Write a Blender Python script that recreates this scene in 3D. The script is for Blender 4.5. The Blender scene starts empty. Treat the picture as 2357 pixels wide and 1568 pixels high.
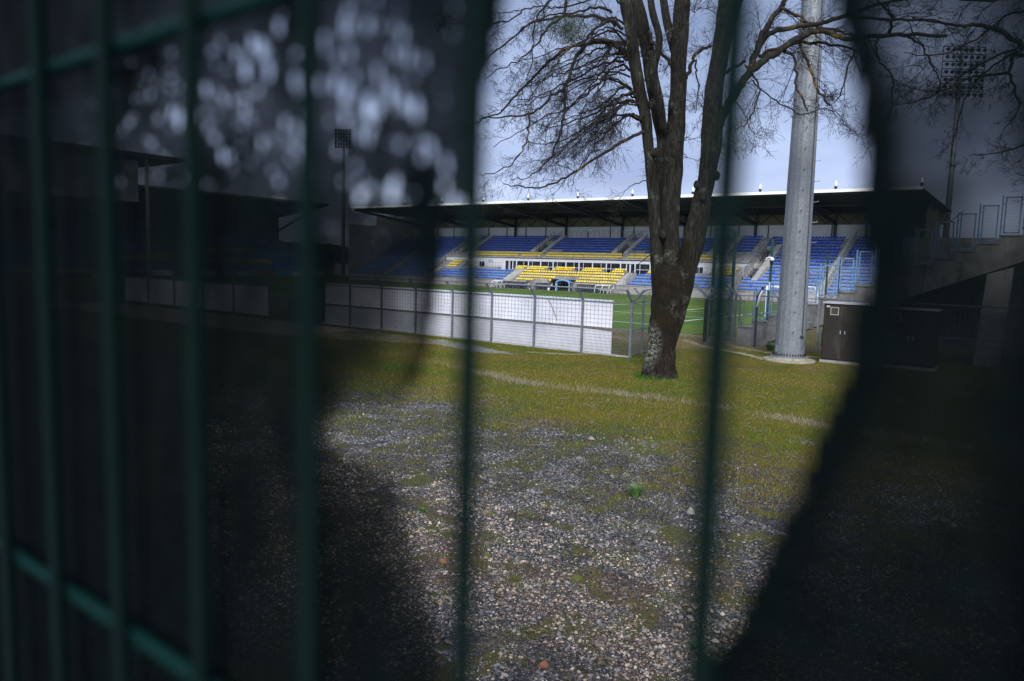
import bpy, math, random
import numpy as np
from mathutils import Vector, Matrix, Euler
from math import radians, sin, cos, pi, sqrt, atan2

random.seed(7)
rng = np.random.default_rng(11)
SC = bpy.context.scene
COL = SC.collection

# ------------------------------------------------------------------ camera
CAMP = Vector((0, 0, 3.0))
FPX, CX, CY = 1704.0, 1178.5, 784.0
TH, RO, YAW = radians(5.93), radians(1.64), radians(52.5)
Fh = Vector((-cos(YAW), sin(YAW), 0)); R0 = Vector((sin(YAW), cos(YAW), 0))
FW = Vector((Fh.x * cos(TH), Fh.y * cos(TH), -sin(TH)))
U0 = R0.cross(FW)
CR = R0 * cos(RO) + U0 * sin(RO)
CU = U0 * cos(RO) - R0 * sin(RO)
cam_d = bpy.data.cameras.new("camera")
cam = bpy.data.objects.new("camera", cam_d)
COL.objects.link(cam)
cam.matrix_world = Matrix(((CR.x, CU.x, -FW.x, CAMP.x), (CR.y, CU.y, -FW.y, CAMP.y), (CR.z, CU.z, -FW.z, CAMP.z), (0, 0, 0, 1)))
cam_d.sensor_width = 36
cam_d.lens = 26.03
cam_d.clip_start = 0.01
cam_d.clip_end = 3000
cam_d.dof.use_dof = True
cam_d.dof.focus_distance = 23
cam_d.dof.aperture_fstop = 4.4
cam_d.dof.aperture_blades = 9
SC.camera = cam

# ------------------------------------------------------------------ light
SC.view_settings.view_transform = 'Standard'
SC.view_settings.look = 'None'
SC.view_settings.exposure = 1.0
SC.view_settings.gamma = 1.0
SC.cycles.use_denoising = True
try:
    SC.cycles.denoiser = 'OPENIMAGEDENOISE'
except Exception:
    pass
SC.cycles.max_bounces = 6
SC.cycles.transparent_max_bounces = 24
SC.cycles.sample_clamp_indirect = 4.0
SUN_FROM = Vector((0.60, -0.95, 0.64)).normalized()
sun_el = math.asin(SUN_FROM.z)
sun_rot = atan2(SUN_FROM.x, SUN_FROM.y)
wd = bpy.data.worlds.new("World")
SC.world = wd
wd.use_nodes = True
wn, wl = wd.node_tree.nodes, wd.node_tree.links
wn.clear()
sky = wn.new('ShaderNodeTexSky'); sky.sky_type = 'NISHITA'; sky.sun_disc = False
sky.sun_elevation = sun_el; sky.sun_rotation = sun_rot; sky.air_density = 1.2; sky.dust_density = 2.5
bg1 = wn.new('ShaderNodeBackground'); bg1.inputs[1].default_value = 0.05
wl.new(sky.outputs[0], bg1.inputs[0])
tc = wn.new('ShaderNodeTexCoord')
mp = wn.new('ShaderNodeMapping'); mp.inputs['Scale'].default_value = (1.0, 1.0, 3.2)
wl.new(tc.outputs['Generated'], mp.inputs[0])
nz = wn.new('ShaderNodeTexNoise'); nz.inputs['Scale'].default_value = 4.0; nz.inputs['Detail'].default_value = 5; nz.inputs['Roughness'].default_value = 0.5
wl.new(mp.outputs[0], nz.inputs[0])
sp = wn.new('ShaderNodeSeparateXYZ'); wl.new(tc.outputs['Generated'], sp.inputs[0])
rp = wn.new('ShaderNodeValToRGB')          # overcast deck: brighter towards the horizon
rp.color_ramp.elements[0].position = 0.0; rp.color_ramp.elements[0].color = (0.46, 0.54, 0.71, 1)
rp.color_ramp.elements[1].position = 1.0; rp.color_ramp.elements[1].color = (0.42, 0.46, 0.56, 1)
e = rp.color_ramp.elements.new(0.12); e.color = (0.30, 0.365, 0.54, 1)
e = rp.color_ramp.elements.new(0.30); e.color = (0.20, 0.25, 0.38, 1)
e = rp.color_ramp.elements.new(0.55); e.color = (0.30, 0.33, 0.46, 1)
wl.new(sp.outputs[2], rp.inputs[0])
rn = wn.new('ShaderNodeValToRGB')
rn.color_ramp.elements[0].position = 0.3; rn.color_ramp.elements[0].color = (0.84, 0.86, 0.91, 1)
rn.color_ramp.elements[1].position = 0.7; rn.color_ramp.elements[1].color = (1.42, 1.41, 1.36, 1)
wl.new(nz.outputs[0], rn.inputs[0])
mx = wn.new('ShaderNodeMix'); mx.data_type = 'RGBA'; mx.blend_type = 'MULTIPLY'; mx.inputs[0].default_value = 1.0
wl.new(rp.outputs[0], mx.inputs[6]); wl.new(rn.outputs[0], mx.inputs[7])
vd_ = wn.new('ShaderNodeVectorMath'); vd_.operation = 'DOT_PRODUCT'; vd_.inputs[1].default_value = tuple(SUN_FROM)
wl.new(tc.outputs['Generated'], vd_.inputs[0])
rs_ = wn.new('ShaderNodeValToRGB'); rs_.color_ramp.elements[0].position = 0.1; rs_.color_ramp.elements[0].color = (0.80, 0.80, 0.82, 1)
rs_.color_ramp.elements[1].position = 1.0; rs_.color_ramp.elements[1].color = (2.6, 2.5, 2.3, 1)
wl.new(vd_.outputs['Value'], rs_.inputs[0])
mg = wn.new('ShaderNodeMix'); mg.data_type = 'RGBA'; mg.blend_type = 'MULTIPLY'; mg.inputs[0].default_value = 1.0; mg.clamp_result = False
wl.new(mx.outputs[2], mg.inputs[6]); wl.new(rs_.outputs[0], mg.inputs[7]); mx = mg
bg2 = wn.new('ShaderNodeBackground'); bg2.inputs[1].default_value = 1.0
wl.new(mx.outputs[2], bg2.inputs[0])
ms = wn.new('ShaderNodeMixShader'); ms.inputs[0].default_value = 0.88
wl.new(bg1.outputs[0], ms.inputs[1]); wl.new(bg2.outputs[0], ms.inputs[2])
wo = wn.new('ShaderNodeOutputWorld'); wl.new(ms.outputs[0], wo.inputs[0])

sd = bpy.data.lights.new("sun", 'SUN'); sd.energy = 1.5; sd.angle = radians(14); sd.color = (1.0, 0.96, 0.90)
so = bpy.data.objects.new("sun", sd); COL.objects.link(so)
so.rotation_euler = SUN_FROM.to_track_quat('Z', 'Y').to_euler()

# ------------------------------------------------------------------ survey helpers (pixel of the 2357 px photo -> point at a real plane)
def ray(x, y):
    return FW + CR * ((x - CX) / FPX) + CU * (-(y - CY) / FPX)
def at(x, y, t): return CAMP + ray(x, y) * t
def onz(x, y, z=0.0):
    d = ray(x, y); return CAMP + d * ((z - CAMP.z) / d.z)
def ony(x, y, Y):
    d = ray(x, y); return CAMP + d * (Y / d.y)
def onx(x, y, X):
    d = ray(x, y); return CAMP + d * (X / d.x)
def proj(p):
    q = Vector(p) - CAMP; t = q.dot(FW)
    return CX + FPX * q.dot(CR) / t, CY - FPX * q.dot(CU) / t, t
def projn(P):
    q = P - np.array(CAMP); t = q @ np.array(FW)
    return CX + FPX * (q @ np.array(CR)) / t, CY - FPX * (q @ np.array(CU)) / t, t
def zz(ox, oy, s): return lambda x, y: ((ox + x / s) / 1.738, (oy + y / s) / 1.738)
Z1, Z2, Z4, Z5, Z6, Z7, Z8 = zz(1700, 850, 2.357), zz(2600, 850, 2.357), zz(2000, 1050, 2.946), zz(2700, 950, 2.851), zz(3200, 700, 1.96), zz(1700, 0, 1.7425), zz(2500, 0, 1.6836)

def vnoise(x, y, s=1.0, seed=0):
    """value noise on numpy arrays, 0..1"""
    x = np.asarray(x) / s; y = np.asarray(y) / s
    xi = np.floor(x).astype(int); yi = np.floor(y).astype(int); fx = x - xi; fy = y - yi
    fx = fx * fx * (3 - 2 * fx); fy = fy * fy * (3 - 2 * fy)
    def h(a, b):
        v = np.sin(a * 127.1 + b * 311.7 + seed * 74.7) * 43758.5453
        return v - np.floor(v)
    return (h(xi, yi) * (1 - fx) + h(xi + 1, yi) * fx) * (1 - fy) + (h(xi, yi + 1) * (1 - fx) + h(xi + 1, yi + 1) * fx) * fy
def fbm(x, y, s, seed=0):
    return 0.55 * vnoise(x, y, s, seed) + 0.3 * vnoise(x, y, s / 2.1, seed + 5) + 0.15 * vnoise(x, y, s / 4.3, seed + 9)

# ------------------------------------------------------------------ materials
MATS = {}
class NM:
    def __init__(s, name, rough=0.7, metal=0.0, spec=0.4):
        s.m = bpy.data.materials.new(name); s.m.use_nodes = True
        s.t = s.m.node_tree; s.N = s.t.nodes; s.L = s.t.links
        s.b = s.N['Principled BSDF']; s.out = s.N['Material Output']
        s.b.inputs['Roughness'].default_value = rough; s.b.inputs['Metallic'].default_value = metal
        s.b.inputs['Specular IOR Level'].default_value = spec
        s.co = s.N.new('ShaderNodeTexCoord').outputs['Object']
        MATS[name] = s.m
    def map(s, scale):
        m = s.N.new('ShaderNodeMapping'); m.inputs['Scale'].default_value = scale; s.L.new(s.co, m.inputs[0]); return m.outputs[0]
    def noise(s, scale, detail=4, rough=0.55, vec=None, dist=0.0):
        n = s.N.new('ShaderNodeTexNoise'); n.inputs['Scale'].default_value = scale; n.inputs['Detail'].default_value = detail
        n.inputs['Roughness'].default_value = rough; n.inputs['Distortion'].default_value = dist
        s.L.new(vec or s.co, n.inputs['Vector']); return n.outputs[0]
    def voro(s, scale, out='Color', vec=None, feat='F1', rnd=1.0):
        n = s.N.new('ShaderNodeTexVoronoi'); n.inputs['Scale'].default_value = scale; n.feature = feat; n.inputs['Randomness'].default_value = rnd
        s.L.new(vec or s.co, n.inputs['Vector']); return n.outputs[out]
    def ramp(s, fac, stops, interp='LINEAR'):
        r = s.N.new('ShaderNodeValToRGB'); r.color_ramp.interpolation = interp; els = r.color_ramp.elements
        els[0].position = stops[0][0]; els[0].color = c4(stops[0][1]); els[1].position = stops[-1][0]; els[1].color = c4(stops[-1][1])
        for p, c in stops[1:-1]:
            e = els.new(p); e.color = c4(c)
        s.L.new(fac, r.inputs[0]); return r.outputs[0]
    def mix(s, fac, a, b, mode='MIX'):
        n = s.N.new('ShaderNodeMix'); n.data_type = 'RGBA'; n.blend_type = mode
        for sock, v in ((n.inputs[0], fac), (n.inputs[6], a), (n.inputs[7], b)):
            if isinstance(v, (int, float)): sock.default_value = v
            elif isinstance(v, tuple): sock.default_value = c4(v)
            else: s.L.new(v, sock)
        return n.outputs[2]
    def math(s, op, a, b=0.0, c=None):
        n = s.N.new('ShaderNodeMath'); n.operation = op
        for k, v in enumerate((a, b) if c is None else (a, b, c)):
            if isinstance(v, (int, float)): n.inputs[k].default_value = v
            else: s.L.new(v, n.inputs[k])
        return n.outputs[0]
    def attr(s, name, out='Color'):
        n = s.N.new('ShaderNodeAttribute'); n.attribute_name = name; return n.outputs[out]
    def sep(s):
        n = s.N.new('ShaderNodeSeparateXYZ'); s.L.new(s.co, n.inputs[0]); return n.outputs
    def color(s, v):
        if isinstance(v, tuple): s.b.inputs['Base Color'].default_value = c4(v)
        else: s.L.new(v, s.b.inputs['Base Color'])
        return s
    def rough(s, v): s.L.new(v, s.b.inputs['Roughness']); return s
    def bump(s, h, dist=0.01, strength=0.5):
        n = s.N.new('ShaderNodeBump'); n.inputs['Distance'].default_value = dist; n.inputs['Strength'].default_value = strength
        s.L.new(h, n.inputs['Height']); s.L.new(n.outputs[0], s.b.inputs['Normal']); return s
def c4(c): return (c[0], c[1], c[2], 1.0) if isinstance(c, (tuple, list)) else (c, c, c, 1.0)

def simple(name, col, rough=0.6, metal=0.0, var=0.25, scale=3.0, bump=0.0, bscale=40, spec=0.4, stain=None):
    m = NM(name, rough, metal, spec)
    n = m.noise(scale, 5, 0.6)
    lo = tuple(c * (1 - var) for c in col); hi = tuple(min(1, c * (1 + var)) for c in col)
    c = m.ramp(n, [(0.3, lo), (0.7, hi)])
    if stain:
        st = m.noise(stain[1], 6, 0.7, vec=m.map((1, 1, 0.25)))
        c = m.mix(m.ramp(st, [(0.52, (0, 0, 0)), (0.7, (1, 1, 1))]), c, stain[0])
    m.color(c)
    if bump: m.bump(m.noise(bscale, 6, 0.65), bump, 0.6)
    return m.m

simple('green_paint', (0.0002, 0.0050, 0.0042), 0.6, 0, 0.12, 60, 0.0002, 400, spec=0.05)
simple('green_paint_toplit', (0.0004, 0.014, 0.0125), 0.55, 0, 0.12, 60, 0.0002, 400, spec=0.1)  # brighter copy of the wire green: light from above painted into the horizontal wires
simple('pole_green', (0.008, 0.045, 0.035), 0.5, 0, 0.2, 4)
simple('galv_post', (0.17, 0.19, 0.21), 0.5, 0.35, 0.3, 6, 0.001, 30)
simple('wire_steel', (0.13, 0.14, 0.14), 0.55, 0.3, 0.3, 8)
simple('blue_steel', (0.15, 0.27, 0.42), 0.5, 0.1, 0.25, 5, stain=((0.20, 0.15, 0.12), 6))
simple('steel_dark', (0.035, 0.04, 0.055), 0.6, 0.2, 0.2, 2)
simple('concrete', (0.27, 0.26, 0.25), 0.9, 0, 0.25, 1.5, 0.004, 25, stain=((0.10, 0.095, 0.085), 2.2))
simple('concrete_old', (0.20, 0.20, 0.19), 0.92, 0, 0.35, 2.5, 0.006, 18, stain=((0.045, 0.04, 0.035), 3.0))
simple('concrete_pale', (0.36, 0.36, 0.35), 0.85, 0, 0.15, 1.2, 0.003, 25)
simple('concrete_mossy', (0.27, 0.25, 0.19), 0.9, 0, 0.2, 3, 0.004, 25, stain=((0.10, 0.10, 0.03), 2.6))
simple('wall_white', (0.52, 0.53, 0.56), 0.8, 0, 0.08, 1.0)
simple('frame_white', (0.62, 0.66, 0.74), 0.5, 0, 0.08, 2)
simple('white_paint', (0.75, 0.76, 0.80), 0.5, 0, 0.06, 2)
simple('fascia_cream', (0.80, 0.80, 0.74), 0.55, 0, 0.05, 0.6)
simple('canopy_blue', (0.03, 0.22, 0.50), 0.6, 0, 0.2, 3)
simple('navy_paint', (0.02, 0.035, 0.10), 0.5, 0, 0.2, 3)
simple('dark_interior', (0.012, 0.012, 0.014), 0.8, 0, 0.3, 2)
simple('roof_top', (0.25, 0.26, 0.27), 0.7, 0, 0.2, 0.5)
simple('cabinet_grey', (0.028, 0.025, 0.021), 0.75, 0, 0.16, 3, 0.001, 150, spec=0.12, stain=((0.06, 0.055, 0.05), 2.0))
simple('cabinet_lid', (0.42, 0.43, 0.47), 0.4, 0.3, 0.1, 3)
simple('vent_pale', (0.40, 0.38, 0.33), 0.6, 0, 0.1, 10)
simple('vent_dark', (0.07, 0.06, 0.05), 0.7, 0, 0.2, 10)
simple('black_plastic', (0.015, 0.015, 0.017), 0.3, 0, 0.1, 10)
simple('rust', (0.12, 0.05, 0.03), 0.8, 0, 0.4, 30)
simple('sign_green', (0.04, 0.22, 0.06), 0.6)
simple('sign_blue', (0.02, 0.04, 0.25), 0.6)
simple('sign_red', (0.40, 0.05, 0.04), 0.6)
simple('sign_grey', (0.13, 0.15, 0.17), 0.6)
simple('banner_white', (0.60, 0.63, 0.66), 0.7, 0, 0.04)
simple('ad_blue', (0.06, 0.28, 0.55), 0.6)
simple('ad_red', (0.35, 0.05, 0.05), 0.6)
simple('line_white', (0.70, 0.72, 0.68), 0.9, 0, 0.15, 12)
simple('leaf_green', (0.022, 0.036, 0.008), 0.6, 0, 0.4, 20)
simple('weed_green', (0.06, 0.14, 0.03), 0.6, 0, 0.4, 30)
simple('dry_leaf', (0.15, 0.10, 0.065), 0.8, 0, 0.4, 60)
simple('rock_white', (0.30, 0.285, 0.25), 0.8, 0, 0.25, 60)
simple('brick_red', (0.24, 0.085, 0.04), 0.85, 0, 0.25, 60, 0.002, 200)
simple('moss', (0.075, 0.085, 0.012), 1.0, 0, 0.5, 80, 0.008, 300)
simple('dead_wood', (0.17, 0.14, 0.11), 0.9, 0, 0.4, 30)
simple('lamp_glass', (0.80, 0.82, 0.84), 0.25, 0, 0.03)

m = NM('glass_dark', 0.15, 0, 0.12); m.color(m.ramp(m.noise(1.2, 2), [(0.4, (0.006, 0.007, 0.01)), (0.65, (0.03, 0.03, 0.035))]))
m = NM('perspex', 0.35, 0, 0.4)
m.color(m.ramp(m.noise(2.5, 4, vec=m.map((1, 1, 3))), [(0.35, (0.48, 0.43, 0.37)), (0.65, (0.70, 0.64, 0.58))]))
tb = m.N.new('ShaderNodeBsdfTransparent'); mxs = m.N.new('ShaderNodeMixShader'); mxs.inputs[0].default_value = 0.10
m.L.new(m.b.outputs[0], mxs.inputs[1]); m.L.new(tb.outputs[0], mxs.inputs[2]); m.L.new(mxs.outputs[0], m.out.inputs[0])

m = NM('board_white', 0.55, 0, 0.4)
base = m.ramp(m.noise(1.3, 5), [(0.3, (0.60, 0.61, 0.67)), (0.7, (0.76, 0.76, 0.80))])
bz = m.sep()[2]
base = m.mix(m.math('MULTIPLY', m.ramp(bz, [(0.05, (1, 1, 1)), (0.35, (0, 0, 0))]), m.ramp(m.noise(5, 5, 0.7), [(0.4, (0, 0, 0)), (0.7, (0.5,) * 3)])), base, (0.30, 0.27, 0.20))
st = m.noise(3.0, 7, 0.75, vec=m.map((6, 1, 0.7)))
base = m.mix(m.ramp(st, [(0.60, (0, 0, 0)), (0.80, (0.45,) * 3)]), base, (0.35, 0.32, 0.30))
m.color(base); m.bump(m.noise(1.1, 2), 0.01, 0.5)

m = NM('seat_plastic', 0.42, 0, 0.4); m.color(m.attr('Col'))

m = NM('galvanised', 0.55, 0.15, 0.35)
v = m.voro(26, 'Color', vec=m.mix(0.06, m.co, m.voro(9, 'Color')))
g = m.ramp(m.noise(7, 5, 0.7, dist=2.0), [(0.30, (0.20, 0.225, 0.25)), (0.48, (0.26, 0.29, 0.32)), (0.56, (0.31, 0.345, 0.38)), (0.62, (0.44, 0.47, 0.51)), (0.66, (0.29, 0.32, 0.35)), (0.8, (0.24, 0.27, 0.30))])
g = m.mix(0.35, g, m.ramp(v, [(0.1, (0.19, 0.21, 0.24)), (0.9, (0.40, 0.43, 0.47))]))
g = m.mix(1.0, g, (0.56, 0.56, 0.55), 'MULTIPLY')
g = m.mix(m.ramp(m.noise(1.3, 5, 0.7, vec=m.map((4, 4, 0.35))), [(0.5, (0, 0, 0)), (0.75, (0.5,) * 3)]), g, (0.15, 0.165, 0.18))
m.color(g); m.bump(m.noise(12, 4), 0.002, 0.4)

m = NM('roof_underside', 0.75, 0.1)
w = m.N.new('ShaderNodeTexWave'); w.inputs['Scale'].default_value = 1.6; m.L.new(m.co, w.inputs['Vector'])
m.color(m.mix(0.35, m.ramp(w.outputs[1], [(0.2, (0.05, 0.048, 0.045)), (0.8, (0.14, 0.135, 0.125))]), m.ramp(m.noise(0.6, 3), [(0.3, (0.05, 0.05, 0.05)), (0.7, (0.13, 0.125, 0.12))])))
m = NM('cladding', 0.7)
w = m.N.new('ShaderNodeTexWave'); w.inputs['Scale'].default_value = 1.5; m.L.new(m.co, w.inputs['Vector'])
m.color(m.ramp(w.outputs[1], [(0.25, (0.10, 0.09, 0.06)), (0.6, (0.19, 0.17, 0.11))]))

# bark: furrows, pale lichen, dark moss
m = NM('bark', 0.95, 0, 0.2)
fur = m.noise(4.2, 8, 0.72, vec=m.map((5.5, 5.5, 0.42)), dist=0.9)
hx, hy, hz = m.sep()
grey = m.ramp(fur, [(0.38, (0.004, 0.0035, 0.003)), (0.50, (0.018, 0.017, 0.012)), (0.66, (0.052, 0.051, 0.039))])
brown = m.ramp(fur, [(0.40, (0.006, 0.004, 0.003)), (0.54, (0.026, 0.018, 0.013)), (0.68, (0.075, 0.055, 0.042))])
c = m.mix(m.ramp(m.math('MULTIPLY', hz, 0.2), [(0.30, (0, 0, 0)), (0.75, (1, 1, 1))]), brown, grey)
mossy = m.math('ADD', m.noise(1.7, 6, 0.72, vec=m.map((1.6, 1.6, 0.6))), m.math('MULTIPLY', m.math('ABSOLUTE', m.math('SUBTRACT', hz, 1.9)), -0.075))
c = m.mix(m.ramp(mossy, [(0.36, (0, 0, 0)), (0.46, (0.96,) * 3)]), c, m.ramp(m.noise(26, 5, 0.75), [(0.35, (0.004, 0.003, 0.0015)), (0.70, (0.024, 0.018, 0.007))]))
# crusty pale lichen: one big patch low on the left flank, small ones elsewhere
lx_ = m.math('ADD', hx, 9.30); lz_ = m.math('MULTIPLY', m.math('SUBTRACT', hz, 0.85), 0.55)
ld = m.math('SQRT', m.math('ADD', m.math('MULTIPLY', lx_, lx_), m.math('MULTIPLY', lz_, lz_)))
patchy = m.math('MAXIMUM', m.ramp(ld, [(0.16, (1, 1, 1)), (0.42, (0, 0, 0))]), m.ramp(m.noise(1.9, 3, 0.5), [(0.58, (0, 0, 0)), (0.72, (0.55,) * 3)]))
li = m.math('MULTIPLY', patchy, m.ramp(m.noise(14, 7, 0.8), [(0.48, (0, 0, 0)), (0.53, (1, 1, 1))]))
c = m.mix(li, c, m.ramp(m.noise(40, 3), [(0.3, (0.11, 0.125, 0.095)), (0.7, (0.32, 0.34, 0.29))]))
sp2 = m.ramp(m.voro(22, 'Distance'), [(0.07, (1, 1, 1)), (0.13, (0, 0, 0))])
c = m.mix(m.math('MULTIPLY', sp2, m.ramp(m.noise(2.6, 3), [(0.54, (0, 0, 0)), (0.64, (0.6,) * 3)])), c, (0.30, 0.31, 0.30))
m.color(c); m.bump(m.math('ADD', fur, m.math('MULTIPLY', m.noise(40, 5, 0.7), 0.3)), 0.08, 1.0)

m = NM('branch_bark', 0.95, 0, 0.2)
c = m.ramp(m.noise(9, 5, 0.7), [(0.35, (0.007, 0.006, 0.005)), (0.65, (0.034, 0.030, 0.024))])
c = m.mix(m.ramp(m.noise(1.1, 6, 0.72), [(0.58, (0, 0, 0)), (0.66, (0.9,) * 3)]), c, m.ramp(m.noise(20, 4), [(0.3, (0.08, 0.075, 0.02)), (0.7, (0.30, 0.17, 0.02))]))
m.color(c); m.bump(m.noise(30, 5), 0.01, 0.8)
m = NM('twig_bark', 0.9, 0, 0.2)
c = m.ramp(m.noise(1.2, 4, 0.7), [(0.40, (0.008, 0.007, 0.007)), (0.60, (0.022, 0.019, 0.016)), (0.72, (0.070, 0.052, 0.02))]); m.color(c)

# ground
m = NM('ground_soil', 0.95, 0, 0.2)
x, y, z = m.sep()
stone = m.voro(42, 'Color')
sc_ = m.N.new('ShaderNodeSeparateColor'); m.L.new(stone, sc_.inputs[0])
slate = m.ramp(sc_.outputs[0], [(0.0, (0.030, 0.032, 0.036)), (0.35, (0.075, 0.080, 0.092)), (0.6, (0.15, 0.155, 0.17)), (0.8, (0.21, 0.165, 0.125)), (0.92, (0.36, 0.33, 0.30))])
pink = m.ramp(sc_.outputs[1], [(0.0, (0.07, 0.06, 0.055)), (0.4, (0.21, 0.14, 0.10)), (0.8, (0.34, 0.24, 0.17)), (1.0, (0.42, 0.37, 0.32))])
pk = m.ramp(m.math('ADD', m.math('MULTIPLY', m.math('ABSOLUTE', m.math('SUBTRACT', y, 5.2)), -0.12), m.noise(0.9, 4)), [(0.33, (0, 0, 0)), (0.50, (0.75,) * 3)])
grav = m.mix(pk, slate, pink)
grav = m.mix(0.8, m.mix(1.0, grav, (0.6, 0.6, 0.6), 'MULTIPLY'), m.ramp(m.voro(42, 'Distance', feat='DISTANCE_TO_EDGE'), [(0.0, (0.02, 0.02, 0.02)), (0.2, (1, 1, 1))]), 'MULTIPLY')
gr = m.ramp(m.noise(0.55, 6, 0.72), [(0.30, (0.085, 0.095, 0.006)), (0.42, (0.135, 0.105, 0.012)), (0.50, (0.075, 0.095, 0.006)), (0.58, (0.135, 0.095, 0.022)), (0.70, (0.17, 0.125, 0.065))])
gr = m.mix(0.9, gr, m.ramp(m.noise(22, 6, 0.8), [(0.3, (0.35,) * 3), (0.7, (1.35,) * 3)]), 'MULTIPLY')
mask = m.ramp(m.math('ADD', m.math('MULTIPLY', m.math('SUBTRACT', y, 11.6), 0.085), m.noise(0.75, 6, 0.72)), [(0.43, (0, 0, 0)), (0.60, (1, 1, 1))])
pm = m.math('MULTIPLY', m.ramp(m.noise(1.9, 4, 0.6), [(0.50, (0, 0, 0)), (0.58, (1, 1, 1))]), 0.8)
grav = m.mix(pm, grav, m.mix(0.5, gr, (0.05, 0.05, 0.02)))
c = m.mix(mask, grav, gr)
dirt = m.ramp(m.noise(6, 6, 0.7), [(0.3, (0.15, 0.105, 0.07)), (0.7, (0.30, 0.23, 0.165))])
# trodden dirt by the gate opening and the goal end
dx = m.math('MULTIPLY', m.math('ADD', x, 15.0), 0.11); dy = m.math('MULTIPLY', m.math('SUBTRACT', y, 30.2), 0.22)
dd = m.math('SQRT', m.math('ADD', m.math('MULTIPLY', dx, dx), m.math('MULTIPLY', dy, dy)))
dm = m.ramp(m.math('ADD', dd, m.math('MULTIPLY', m.noise(0.8, 5, 0.7), 0.9)), [(1.15, (1, 1, 1)), (1.45, (0, 0, 0))]) if False else m.ramp(m.math('MULTIPLY', m.math('ADD', dd, m.math('MULTIPLY', m.noise(0.8, 5, 0.7), 0.9)), 0.5), [(0.52, (1, 1, 1)), (0.68, (0, 0, 0))])
c = m.mix(dm, c, dirt)
m.color(c)
hh = m.math('ADD', m.math('MULTIPLY', m.voro(42, 'Distance'), -1.0), m.noise(9, 6, 0.75))
m.bump(hh, 0.03, 0.9)

m = NM('pitch_grass', 0.95, 0, 0.15)
x, y, z = m.sep()
stripe = m.ramp(m.math('SINE', m.math('MULTIPLY', x, 0.62)), [(0.3, (0.060, 0.125, 0.018)), (0.7, (0.085, 0.155, 0.022))])
c = m.mix(m.ramp(m.noise(0.35, 6, 0.7), [(0.45, (0, 0, 0)), (0.75, (0.75,) * 3)]), stripe, (0.135, 0.145, 0.030))
c = m.mix(0.8, c, m.ramp(m.noise(14, 5, 0.8), [(0.3, (0.55,) * 3), (0.7, (1.2,) * 3)]), 'MULTIPLY')
m.color(c); m.bump(m.noise(40, 5, 0.8), 0.03, 0.6)
m = NM('path_dust', 0.95, 0, 0.2)
m.color(m.ramp(m.noise(5, 7, 0.75), [(0.3, (0.19, 0.155, 0.12)), (0.7, (0.36, 0.31, 0.25))])); m.bump(m.noise(30, 5), 0.01, 0.5)
m = NM('grit_grey', 0.95, 0, 0.2)
m.color(m.ramp(m.voro(60, 'Color'), [(0.1, (0.09, 0.095, 0.11)), (0.9, (0.34, 0.36, 0.40))])); m.bump(m.voro(60, 'Distance'), 0.01, 0.8)
m = NM('tinted', 0.85, 0, 0.25); m.color(m.attr('Col'))
m = NM('tinted_blade', 0.8, 0, 0.2); m.color(m.attr('Col'))
m = NM('hedge_far', 0.95, 0, 0.1)
m.color(m.ramp(m.noise(1.2, 6, 0.8), [(0.3, (0.012, 0.016, 0.012)), (0.7, (0.05, 0.055, 0.04))]))

# netting: black knitted cloth; 'weave' = share of pinholes between the threads, 'wear' = size of the worn-through holes
m = NM('netting', 0.9, 0, 0.02)
m.color(m.ramp(m.noise(300, 4), [(0.3, (0.0010, 0.0022, 0.0024)), (0.7, (0.003, 0.0055, 0.006))]))
we = m.attr('weave', 'Fac'); wr = m.attr('wear', 'Fac')
blot = m.ramp(m.noise(48, 4, 0.55, vec=m.map((1, 1, 0.6))), [(0.33, (0.05,) * 3), (0.67, (2.2,) * 3)])
fine = m.math('MULTIPLY', we, blot)
hole = None
for sc_v, zs_, pw in ((230, 0.5, 2.2), (400, 0.45, 1.0)):
    vm = m.map((1, 1, zs_)); vd = m.voro(sc_v, 'Distance', vec=vm)
    vc = m.N.new('ShaderNodeSeparateColor'); m.L.new(m.voro(sc_v, 'Color', vec=vm), vc.inputs[0])
    rad = m.math('MULTIPLY', m.math('ADD', m.math('POWER', vc.outputs[0], pw), 0.02), m.math('MULTIPLY', wr, 0.60 if sc_v < 300 else 0.50))
    h1 = m.math('GREATER_THAN', rad, vd); hole = h1 if hole is None else m.math('MAXIMUM', hole, h1)
tr = m.math('MINIMUM', m.math('ADD', fine, hole), 1.0)
tb = m.N.new('ShaderNodeBsdfTransparent'); mxs = m.N.new('ShaderNodeMixShader')
m.L.new(tr, mxs.inputs[0]); m.L.new(m.b.outputs[0], mxs.inputs[1]); m.L.new(tb.outputs[0], mxs.inputs[2]); m.L.new(mxs.outputs[0], m.out.inputs[0])

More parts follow.
